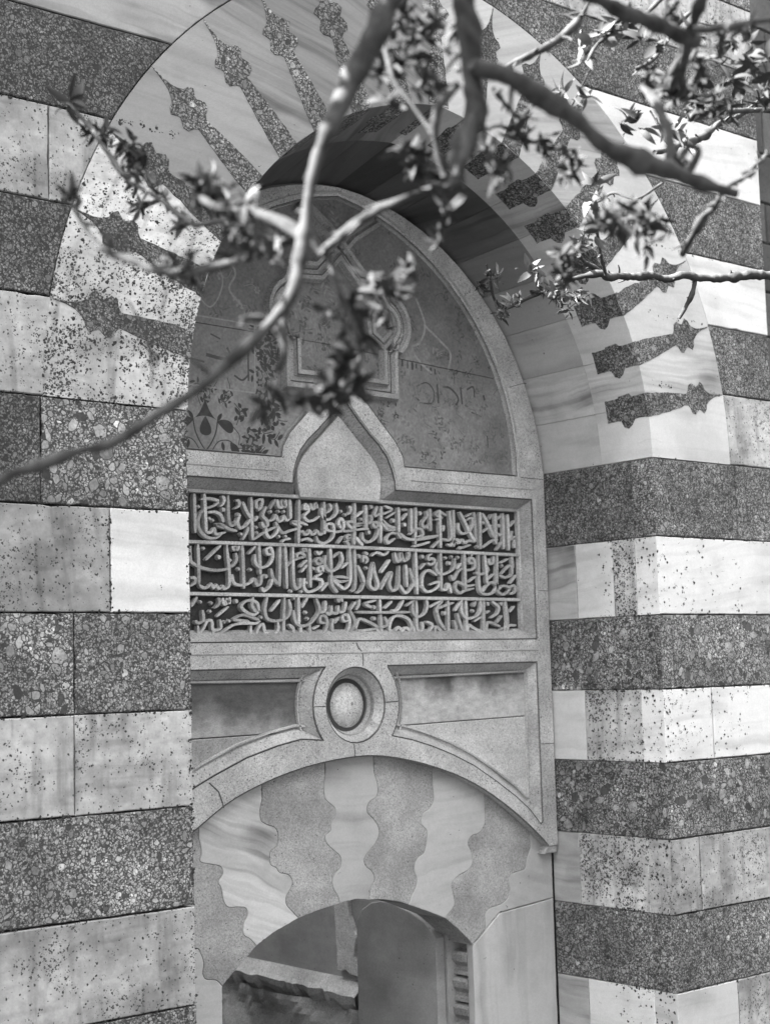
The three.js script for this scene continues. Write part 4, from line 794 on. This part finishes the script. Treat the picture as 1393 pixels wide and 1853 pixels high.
// ------------------------------------------------------------------ the two trees in front
function tree(name, label, x, z) { const o = new THREE.Group(); o.name = name; o.position.set(x, 0, z); scene.add(o); tag(o, label, 'tree'); o.userData.leaves = []; return o; }
const nearTree = tree('fruit_tree', 'near leafy tree whose thick dark blurred branches hang across the arch', -0.55, 4.75);
const farTree = tree('fruit_tree_001', 'tree with thin sharp knobbly branches reaching in from the right', 3.02, 2.4);
seed = 5150;
function tube(pts, radii, seg, sides, knob) {         // a bark tube with swelling nodes
  const cv = new THREE.CatmullRomCurve3(pts, false, 'centripetal'), P = cv.getPoints(seg), fr = cv.computeFrenetFrames(seg, false), v = [], uv = [], ix = [], ph = rr(0, 50); let L = 0;
  for (let i = 0; i <= seg; i++) {
    const f = i / seg * (radii.length - 1), k = Math.min(radii.length - 2, Math.floor(f)), r0 = lerp(radii[k], radii[k + 1], f - k); if (i) L += P[i].distanceTo(P[i - 1]);
    const bump = 1 + knob * (Math.pow(noise(L * 24 + ph, 1, 9999, 9, 3), 2) * 0.5 - 0.14 + 0.22 * (noise(L * 60 + ph, 2, 9999, 9, 3) - 0.5)), bend = knob * r0 * 0.75;
    const c = P[i].clone().addScaledVector(fr.normals[i], bend * (noise(L * 12 + ph, 5, 9999, 9, 4) - 0.5)).addScaledVector(fr.binormals[i], bend * (noise(L * 12 + ph, 7, 9999, 9, 5) - 0.5));
    for (let j = 0; j <= sides; j++) { const a = j / sides * 6.28319, r = r0 * bump * (0.93 + 0.14 * noise(j % sides * 1.1, L * 30 + ph, 99, 9999, 6)); const q = c.clone().addScaledVector(fr.normals[i], Math.cos(a) * r).addScaledVector(fr.binormals[i], Math.sin(a) * r); v.push(q.x, q.y, q.z); uv.push(j / sides * Math.max(0.05, r0 * 6.28), L); }
  }
  for (let i = 0; i < seg; i++) for (let j = 0; j < sides; j++) { const a = i * (sides + 1) + j, b = a + sides + 1; ix.push(a, b, a + 1, a + 1, b, b + 1); }
  for (const e of [0, seg]) { const c = v.length / 3, m = P[e]; v.push(m.x, m.y, m.z); uv.push(0, 0); for (let j = 0; j < sides; j++) { const a = e * (sides + 1) + j; ix.push(c, e ? a : a + 1, e ? a + 1 : a); } }
  const g = new THREE.BufferGeometry(); g.setAttribute('position', new THREE.Float32BufferAttribute(v, 3)); g.setAttribute('uv', new THREE.Float32BufferAttribute(uv, 2)); g.setIndex(ix); g.computeVertexNormals(); return g;
}
const limbEnd = {};
function limb(t, kind, text) {                        // x, y, z and radius in millimetres
  const q = num(text), pts = q.map(([x, y, z]) => new THREE.Vector3(x / 1000, y / 1000, z / 1000).sub(t.position));
  const len = pts.reduce((s, p, i) => i ? s + p.distanceTo(pts[i - 1]) : 0, 0), thin = q[0][3] < 8;
  const radii = q.map((k) => k[3] / 1000 * 0.9), parts = [tube(pts, radii, Math.max(10, Math.min(220, Math.round(len / 0.011))), thin ? 8 : 12, 1.35)];
  const cv = new THREE.CatmullRomCurve3(pts, false, 'centripetal'), n = Math.round(len / (thin ? 0.03 : 0.055));   // buds and short spurs
  for (let i = 1; i < n; i++) {
    if (rnd() < 0.25) continue;
    const u = clamp((i + rr(-0.4, 0.4)) / n), p = cv.getPoint(u), tg = cv.getTangent(u), f = u * (radii.length - 1), k = Math.min(radii.length - 2, Math.floor(f)), r = lerp(radii[k], radii[k + 1], f - k);
    const d = new THREE.Vector3(rr(-1, 1), rr(-1, 1), rr(-1, 1)).normalize().addScaledVector(tg, 0.5).normalize(), l = r + (rnd() < 0.25 ? rr(0.015, 0.05) : rr(0.004, 0.012));
    parts.push(tube([p, p.clone().addScaledVector(d, l * 0.6), p.clone().addScaledVector(d, l).addScaledVector(tg, l * 0.2)], [Math.min(r * 0.7, 0.006), Math.min(r * 0.55, 0.0042), 0.002], 4, 5, 0.5));
  }
  mesh(kind === 'limb' ? 'branch' : 'twig', mergeGeometries(parts), M.bark, t);
}
// four leaf shapes: narrow, folded along the midrib and curled
const leafShapes = [0, 1, 2, 3].map((k) => {
  const n = 5, v = [], ix = [], L = 1, wd = [0.16, 0.13, 0.19, 0.15][k], curl = [0.5, -0.6, 0.85, 0.2][k];
  for (let i = 0; i <= n; i++) { const t = i / n, w = wd * Math.pow(Math.sin(Math.PI * Math.pow(clamp(t * 0.96 + 0.03), 0.8)), 0.9), y = -curl * t * t * 0.6; v.push(t * L * (1 - Math.abs(curl) * 0.15 * t), y + w * 0.35, -w, t * L * (1 - Math.abs(curl) * 0.15 * t), y, 0, t * L * (1 - Math.abs(curl) * 0.15 * t), y + w * 0.35, w); }
  for (let i = 0; i < n; i++) for (const j of [0, 1]) { const a = i * 3 + j; ix.push(a, a + 1, a + 3, a + 1, a + 4, a + 3); }
  const g = new THREE.BufferGeometry(); g.setAttribute('position', new THREE.Float32BufferAttribute(v, 3)); g.setAttribute('uv', new THREE.Float32BufferAttribute(new Array(v.length / 3 * 2).fill(0), 2)); g.setIndex(ix); g.computeVertexNormals(); return g;
});
function leaves(t, x, y, z, rad, n, size) {           // a tuft: leaves spring from a few short shoots
  const c = new THREE.Vector3(x, y, z).divideScalar(1000).sub(t.position), R = rad / 1000;
  let axis, at = c; const stems = [];
  if (y < 4800) { n = Math.round(n * 2.7); size *= 0.7; }
  for (let i = 0; i < n; i++) {
    if (i % 6 === 0) { at = c.clone().add(new THREE.Vector3(rr(-1, 1), rr(-1, 1), rr(-1, 1)).multiplyScalar(R * 0.5)); axis = new THREE.Vector3(rr(-1, 1), rr(-0.9, 0.7), rr(-1, 1)).normalize(); if (y < 4800) stems.push(tube([c, at.clone().addScaledVector(axis, -0.3 * R), at.clone().addScaledVector(axis, 0.55 * R)], [0.0024, 0.002, 0.0012], 5, 5, 0.8)); }
    const dir = axis.clone().multiplyScalar(0.55).add(new THREE.Vector3(rr(-1, 1), rr(-1, 1), rr(-1, 1)).normalize()).normalize();
    const len = size * rr(0.055, 0.095), o = new THREE.Object3D(); o.position.copy(at).addScaledVector(axis, rr(-0.4, 0.4) * R);
    o.quaternion.setFromUnitVectors(new THREE.Vector3(1, 0, 0), dir); o.rotateX(rr(0, 6.28)); o.scale.set(len, len, len * rr(0.8, 1.25)); o.updateMatrix();
    t.userData.leaves.push([o, Math.floor(rnd() * 4)]);
  }
  if (stems.length) mesh('shoot', mergeGeometries(stems), M.bark, t);
}
limb(nearTree, 'limb', '-1293,5367,4202,61 -1470,5074,4005,49 -1650,4810,3810,41 -1739,4634,3702,36 -1753,4546,3670,32 -1740,4456,3660,31 -1725,4366,3652,28 -1710,4286,3645,25 -1715,4237,3626,21 -1718,4198,3609,19 -1721,4157,3592,17 -1769,4146,3542,15 -1812,4123,3494,14 -1854,4091,3445,13 -1881,4059,3410,11 -1893,4045,3389,10');
limb(nearTree, 'limb', '-1659,4803,3818,31 -1791,4672,3700,33 -1869,4550,3628,32 -1893,4457,3605,30 -1917,4395,3587,25 -1943,4327,3565,20 -1971,4255,3542,16 -1994,4194,3524,14 -2009,4137,3514,13 -2018,4085,3509,12 -2024,4029,3506,13 -2034,3983,3502,14 -2050,3912,3489,14 -2073,3872,3474,13 -2114,3821,3442,12 -2161,3772,3406,11 -2223,3715,3356,11 -2299,3660,3295,11 -2376,3631,3236,10 -2431,3612,3197,10 -2499,3553,3142,11');
limb(nearTree, 'limb', '-1751,4361,3682,18 -1695,4348,3678,21 -1616,4332,3693,21 -1539,4302,3705,21 -1452,4260,3723,20 -1373,4227,3736,21 -1293,4210,3752,21 -1212,4203,3770,17 -1126,4192,3791,11');
limb(nearTree, 'twig', '-1893,4045,3389,10 -1880,4039,3390,7 -1858,3985,3391,6 -1836,3938,3395,5 -1818,3897,3395,5 -1805,3845,3390,5 -1818,3794,3362,5 -1834,3756,3334,4');
limb(nearTree, 'twig', '-1893,4045,3389,8 -1906,4070,3381,8 -1914,4088,3377,5');
limb(nearTree, 'twig', '-1981,4047,3446,11 -1980,4082,3399,11 -1990,4109,3342,10 -2006,4132,3279,10 -2021,4158,3217,10 -2028,4195,3164,8');
limb(nearTree, 'twig', '-1964,4064,3398,8 -1964,4060,3345,8 -1978,4049,3282,9 -2000,4040,3210,9 -2028,4038,3136,9 -2050,4054,3068,9 -2073,4086,3002,9 -2096,4120,2936,8 -2114,4178,2877,8 -2115,4238,2834,6');
limb(nearTree, 'twig', '-2028,3907,3454,9 -2030,3862,3446,9 -2025,3822,3445,8 -2033,3791,3434,8');
limb(nearTree, 'twig', '-2045,3888,3437,9 -2105,3879,3451,8 -2146,3860,3480,6');
limb(nearTree, 'twig', '-1231,4241,3709,12 -1204,4325,3678,14 -1177,4388,3643,13 -1155,4442,3603,11 -1132,4486,3562,8');
limb(nearTree, 'twig', '-1213,4229,3723,9 -1201,4251,3736,9 -1192,4284,3748,7 -1212,4294,3733,6');
limb(nearTree, 'twig', '-918,4289,3586,6 -688,4387,3485,7 -477,4491,3370,6 -266,4593,3255,6');
limb(nearTree, 'twig', '-830,4306,3530,9 -745,4314,3427,9 -662,4305,3321,10 -583,4280,3209,8');
limb(nearTree, 'twig', '-1737,4339,3625,9 -1750,4318,3599,9 -1753,4301,3581,8 -1749,4268,3566,8 -1736,4225,3558,8 -1716,4182,3556,10');
limb(nearTree, 'twig', '-1777,4246,3711,9 -1788,4212,3697,10 -1794,4172,3687,9 -1798,4133,3678,9');
limb(nearTree, 'twig', '-1574,4455,3449,6 -1529,4514,3390,5 -1495,4568,3320,5 -1466,4618,3247,5 -1426,4683,3184,5 -1369,4747,3135,5');
limb(nearTree, 'twig', '-1758,4481,3429,5 -1759,4435,3448,4 -1759,4384,3469,4 -1746,4338,3499,4 -1736,4288,3527,4 -1731,4242,3551,5');
limb(nearTree, 'twig', '-1446,4456,3425,7 -1336,4459,3354,5 -1230,4484,3283,5 -1119,4553,3221,4 -1012,4617,3156,4');
limb(nearTree, 'twig', '-2068,4009,2974,3 -2040,3946,2990,4 -2029,3901,2992,5 -2024,3834,2988,3');
limb(nearTree, 'twig', '-1393,4404,3332,5 -1314,4437,3304,5 -1228,4441,3279,4 -1141,4443,3254,4 -1047,4456,3236,4');
limb(farTree, 'limb', '3020,4767,2365,54 2370,4902,1951,34 1912,4909,1681,22 1671,4892,1591,20 1422,4872,1494,19 1230,4860,1446,17 1103,4848,1452,16 976,4871,1463,11 885,4884,1503,9');
limb(farTree, 'twig', '1047,4829,1501,14 949,4818,1455,13 861,4782,1413,11 741,4722,1342,11 651,4682,1298,11 605,4712,1301,8 570,4782,1318,7 538,4834,1336,5');
limb(farTree, 'twig', '1565,4878,1549,12 1558,4804,1533,12 1538,4758,1510,11 1518,4709,1488,8');
limb(farTree, 'limb', '2636,4680,2555,46 1983,5300,2276,32 1461,5494,2050,19 1266,5392,2061,17 1080,5296,2079,16 890,5193,2093,15 731,5119,2137,12 571,5059,2182,10');
limb(farTree, 'twig', '1516,5368,2231,13 1206,5336,2228,11 959,5269,2274,9 724,5196,2329,9 492,5136,2389,8');
limb(farTree, 'twig', '508,5106,2398,10 430,5114,2509,9 366,5110,2629,7 292,5095,2740,5');
limb(farTree, 'twig', '1120,5331,2155,6 1121,5402,2165,6 1131,5464,2182,5 1139,5506,2194,4');
limb(nearTree, 'limb', '-1210,5441,4150,53 -1171,4996,3992,26 -1154,4753,3842,19 -1113,4663,3733,16 -1051,4623,3649,14 -984,4603,3571,14 -916,4592,3496,13 -833,4584,3434,10 -771,4594,3356,9');
limb(nearTree, 'limb', '-974,4630,3584,16 -1040,4609,3604,21 -1119,4603,3615,20 -1204,4603,3623,19 -1292,4608,3628,17 -1390,4627,3627,16');
limb(nearTree, 'twig', '-992,4622,3567,11 -943,4611,3519,13 -904,4605,3464,12 -859,4598,3413,10');
limb(nearTree, 'twig', '-920,4599,3493,11 -893,4586,3449,10 -857,4585,3413,7');
limb(farTree, 'twig', '570,5516,2373,8 493,5434,2350,9 440,5371,2350,9 379,5304,2343,8 331,5271,2350,7 277,5245,2354,6');
limb(nearTree, 'limb', '-1129,4571,3708,10 -1162,4529,3806,10 -1208,4496,3894,9 -1232,4461,4001,8');
limb(farTree, 'limb', '716,4244,3510,29 465,4978,3443,22 85,5357,3222,19 -172,5270,3042,16 -330,5180,2945,14 -463,5137,2875,13 -521,5077,2866,13 -571,5017,2863,13 -641,4949,2843,12 -712,4901,2825,11 -782,4857,2808,9 -834,4817,2807,7');
limb(farTree, 'twig', '304,5502,2542,11 221,5405,2512,9 138,5337,2485,8 55,5287,2461,7 -14,5228,2448,6 -65,5161,2449,4');
limb(farTree, 'twig', '99,5228,2333,4 128,5208,2267,4 162,5187,2205,3 193,5164,2141,3');
limb(nearTree, 'twig', '-1612,4854,1894,5 -1643,4760,2036,7 -1661,4630,2184,7 -1683,4509,2330,7 -1699,4423,2486,6 -1718,4327,2638,6 -1771,4270,2766,6 -1799,4237,2919,6 -1847,4212,3055,7');
limb(farTree, 'twig', '445,4891,2316,5 412,4852,2218,5 390,4888,2138,5 391,4881,2072,5 391,4872,2005,4');
limb(farTree, 'twig', '677,4705,1830,8 583,4776,1891,7 495,4830,1956,7 408,4891,2022,6');
limb(farTree, 'twig', '620,5073,2225,8 592,5109,2206,6 574,5158,2198,6 550,5208,2184,4');
leaves(nearTree, -1644, 4804, 1992, 33, 8, 0.90);
leaves(nearTree, -1606, 4742, 2015, 33, 6, 0.80);
leaves(nearTree, -1552, 4700, 2055, 42, 8, 0.80);
leaves(nearTree, -1511, 4686, 2088, 38, 7, 0.80);
leaves(nearTree, -1502, 4614, 2086, 48, 8, 0.80);
leaves(nearTree, -1460, 4571, 2116, 45, 6, 0.80);
leaves(nearTree, -1482, 4542, 2094, 45, 6, 0.80);
leaves(nearTree, -1398, 4487, 2156, 38, 8, 0.80);
leaves(nearTree, -1274, 4521, 2134, 34, 5, 0.80);
leaves(nearTree, -2015, 4209, 3176, 38, 7, 0.80);
leaves(nearTree, -1988, 4181, 3196, 44, 8, 0.80);
leaves(nearTree, -2008, 4086, 3298, 48, 9, 0.80);
leaves(nearTree, -1974, 4064, 3323, 42, 7, 0.80);
leaves(nearTree, -2014, 4055, 3288, 37, 6, 0.80);
leaves(nearTree, -1986, 4019, 3373, 36, 6, 0.80);
leaves(nearTree, -1993, 4133, 3316, 32, 5, 0.80);
leaves(nearTree, -2118, 4262, 2834, 35, 5, 0.80);
leaves(nearTree, -2046, 4149, 2880, 29, 4, 0.80);
leaves(nearTree, -2013, 4080, 3030, 34, 6, 0.80);
leaves(nearTree, -2035, 4031, 3136, 33, 5, 0.80);
leaves(nearTree, -2029, 4068, 3147, 27, 4, 0.70);
leaves(nearTree, -1803, 3817, 3369, 48, 12, 0.90);
leaves(nearTree, -1834, 3775, 3337, 43, 9, 0.90);
leaves(nearTree, -1858, 3771, 3316, 38, 6, 0.90);
leaves(nearTree, -1829, 3945, 3364, 48, 9, 0.90);
leaves(nearTree, -1790, 3901, 3391, 38, 7, 0.90);
leaves(nearTree, -1729, 3998, 3389, 49, 10, 0.80);
leaves(nearTree, -1668, 4031, 3379, 31, 6, 0.80);
leaves(nearTree, -2004, 3757, 3389, 31, 7, 0.70);
leaves(nearTree, -2018, 3727, 3373, 26, 5, 0.70);
leaves(nearTree, -1579, 4334, 3298, 33, 10, 0.80);
leaves(nearTree, -1555, 4299, 3313, 33, 9, 0.80);
leaves(nearTree, -1572, 4288, 3297, 29, 6, 0.80);
leaves(nearTree, -1523, 4274, 3337, 29, 5, 0.70);
leaves(nearTree, -1648, 4152, 3478, 27, 5, 0.70);
leaves(nearTree, -1588, 4120, 3393, 25, 5, 0.60);
leaves(nearTree, -1673, 4481, 3370, 45, 9, 0.80);
leaves(nearTree, -1581, 4576, 3329, 35, 6, 0.80);
leaves(nearTree, -1560, 4518, 3338, 35, 6, 0.80);
leaves(nearTree, -1745, 4367, 3425, 27, 4, 0.80);
leaves(nearTree, -1522, 4285, 3471, 45, 9, 0.80);
leaves(nearTree, -1499, 4262, 3487, 34, 6, 0.80);
leaves(nearTree, -1268, 4424, 3309, 37, 8, 0.80);
leaves(nearTree, -1158, 4431, 3271, 38, 6, 0.80);
leaves(nearTree, -1042, 4450, 3239, 39, 7, 0.80);
leaves(nearTree, -1050, 4405, 3227, 36, 5, 0.80);
leaves(farTree, -1, 5122, 2234, 59, 9, 0.80);
leaves(farTree, 135, 5128, 2219, 56, 9, 0.80);
leaves(farTree, 25, 5149, 2260, 46, 5, 0.80);
leaves(farTree, 11, 5226, 2390, 72, 13, 0.90);
leaves(farTree, 62, 5304, 2443, 72, 11, 0.90);
leaves(farTree, 109, 5329, 2486, 63, 7, 0.90);
leaves(farTree, 35, 5287, 2419, 54, 6, 0.90);
leaves(farTree, 99, 5249, 2467, 45, 5, 0.90);
leaves(farTree, 408, 4891, 2022, 63, 12, 0.90);
leaves(farTree, 426, 4939, 2044, 43, 5, 0.90);
leaves(farTree, 498, 4820, 1957, 70, 10, 0.90);
leaves(farTree, 527, 4798, 1847, 61, 7, 0.90);
leaves(nearTree, -959, 4223, 3148, 43, 9, 0.90);
leaves(nearTree, -962, 4183, 3140, 29, 5, 0.90);
leaves(nearTree, -1020, 4256, 3364, 51, 8, 0.90);
leaves(nearTree, -813, 4284, 3279, 47, 8, 0.90);
leaves(nearTree, -701, 4331, 3247, 41, 5, 0.90);
leaves(farTree, 832, 4726, 1438, 84, 14, 0.90);
leaves(farTree, 893, 4701, 1486, 62, 8, 0.90);
leaves(farTree, 787, 4804, 1410, 53, 7, 0.90);
leaves(farTree, 726, 4829, 1362, 58, 7, 1.00);
leaves(farTree, 557, 4775, 1344, 57, 9, 0.80);
leaves(farTree, 588, 4643, 1352, 65, 13, 0.80);
leaves(farTree, 645, 4663, 1403, 48, 5, 0.80);
leaves(farTree, 320, 5084, 2237, 48, 7, 0.90);
leaves(farTree, 355, 5111, 2270, 48, 7, 0.90);
leaves(farTree, 535, 5123, 2292, 58, 11, 0.90);
leaves(farTree, 567, 5083, 2313, 50, 7, 0.90);
leaves(farTree, 469, 5106, 2234, 43, 4, 0.90);
leaves(nearTree, -853, 4578, 3415, 46, 9, 0.80);
leaves(nearTree, -742, 4640, 3386, 40, 8, 0.80);
leaves(nearTree, -824, 4656, 3319, 33, 5, 0.80);
leaves(nearTree, -541, 4656, 3295, 49, 9, 0.80);
leaves(farTree, 247, 5053, 2697, 53, 9, 0.90);
leaves(farTree, 285, 5095, 2735, 53, 10, 0.90);
leaves(farTree, 324, 5129, 2772, 53, 8, 0.90);
leaves(farTree, 243, 5149, 2706, 53, 9, 0.90);
leaves(farTree, 336, 5181, 2788, 49, 6, 0.90);
leaves(farTree, 375, 5057, 2805, 44, 6, 0.90);
leaves(farTree, 542, 5132, 2562, 56, 7, 0.90);
leaves(nearTree, -822, 4655, 3452, 39, 7, 0.80);
leaves(nearTree, -932, 4626, 3618, 37, 6, 0.80);
leaves(nearTree, -886, 4636, 3659, 37, 6, 0.80);
leaves(nearTree, -1092, 4649, 3618, 36, 5, 0.80);
leaves(nearTree, -1133, 4295, 3668, 26, 4, 0.70);
leaves(nearTree, -1081, 4246, 3443, 37, 5, 0.80);
leaves(nearTree, -2022, 3901, 2998, 17, 3, 0.60);
leaves(nearTree, -1621, 4578, 3295, 46, 8, 0.80);
leaves(nearTree, -1600, 4612, 3317, 46, 8, 0.80);
leaves(nearTree, -1546, 4598, 3361, 41, 8, 0.80);
leaves(nearTree, -1685, 4459, 3357, 34, 6, 0.80);
leaves(nearTree, -1584, 4534, 3451, 28, 4, 0.80);
leaves(nearTree, -1696, 4397, 3470, 33, 5, 0.80);
leaves(farTree, 120, 5189, 2608, 62, 8, 0.90);
leaves(farTree, 64, 5226, 2566, 53, 6, 0.90);
leaves(farTree, 138, 5083, 2609, 62, 8, 0.90);
leaves(farTree, 208, 5028, 2660, 62, 10, 0.90);
leaves(farTree, 263, 4991, 2702, 62, 8, 0.90);
leaves(farTree, 135, 5105, 2873, 59, 8, 0.90);
leaves(farTree, 202, 5069, 2923, 59, 8, 0.90);
leaves(farTree, 191, 5019, 2908, 59, 8, 0.90);
leaves(farTree, 384, 5004, 2805, 53, 6, 0.90);
leaves(farTree, 17, 5160, 2780, 51, 6, 0.90);
leaves(farTree, 93, 5190, 2848, 51, 6, 0.90);
leaves(nearTree, -2008, 4181, 3179, 49, 8, 0.80);
leaves(nearTree, -1997, 4122, 3246, 54, 9, 0.80);
leaves(nearTree, -1554, 4608, 2173, 59, 8, 0.80);
leaves(nearTree, -1577, 4734, 2039, 53, 7, 0.80);
leaves(farTree, 525, 4743, 1313, 52, 6, 0.80);
leaves(farTree, 860, 4670, 1454, 67, 8, 0.80);
leaves(farTree, 771, 4761, 1391, 53, 5, 0.80);
leaves(nearTree, -720, 4284, 3225, 48, 7, 0.80);
leaves(nearTree, -906, 4296, 3334, 52, 7, 0.80);
leaves(nearTree, -1038, 4244, 3346, 44, 6, 0.80);
leaves(nearTree, -1874, 3798, 3372, 42, 7, 0.80);
leaves(nearTree, -1817, 3860, 3363, 43, 6, 0.80);
leaves(nearTree, -1736, 3976, 3380, 44, 6, 0.80);

// unseen leaf patches added above the view to shade chosen branches
const shown = [nearTree, farTree].map((t) => t.userData.leaves.length);
for (let i = 0; i < 150; i++) { leaves(nearTree, rr(-2800, -1900), rr(4850, 5300), rr(3410, 3700), 70, 14, 1.3); }
for (let i = 0; i < 90; i++) { const u = rnd(); leaves(nearTree, lerp(-2600, -3780, u) + rr(-120, 120), rr(5700, 6000), lerp(1560, 2480, u) + rr(-140, 140), 110, 13, 1.6); }
for (let i = 0; i < 90; i++) leaves(nearTree, rr(-4150, -3450), rr(4950, 5350), rr(2600, 3050), 110, 13, 1.6);
for (const t of [nearTree, farTree]) {
  const list = t.userData.leaves; delete t.userData.leaves;
  list.slice(0, 295).forEach(([o, k]) => { const m = mesh('leaf', leafShapes[k], (t === nearTree ? k === 1 || k === 2 : k > 0) ? M.leaf : M.leafDark, t); m.position.copy(o.position); m.quaternion.copy(o.quaternion); m.scale.copy(o.scale); });
  const rest = list.slice(295); if (rest.length) { const g = mergeGeometries(rest.map(([o, k]) => leafShapes[k].clone().applyMatrix4(o.matrix))); mesh('leaf_tuft', g, M.leafDark, t).userData.kind = 'stuff'; }  // remaining tufts together with the added shading leaves
}
// their trunks stand on the ground just outside the picture
mesh('trunk', tube([[0, 0, 0], [0.03, 1.5, -0.04], [-0.06, 3.2, 0.03], [-0.2, 4.5, -0.2], [-0.72, 5.4, -0.56]].map((p) => new THREE.Vector3(...p)), [0.2, 0.15, 0.13, 0.1, 0.062], 60, 16, 0.25), M.bark, nearTree);
mesh('trunk', tube([[0.22, 0, 0.1], [0.2, 1.6, 0.06], [0.1, 3.2, 0.02], [0, 4.77, -0.03]].map((p) => new THREE.Vector3(...p)), [0.18, 0.14, 0.11, 0.058], 60, 16, 0.25), M.bark, farTree);

renderer.render(scene, camera);
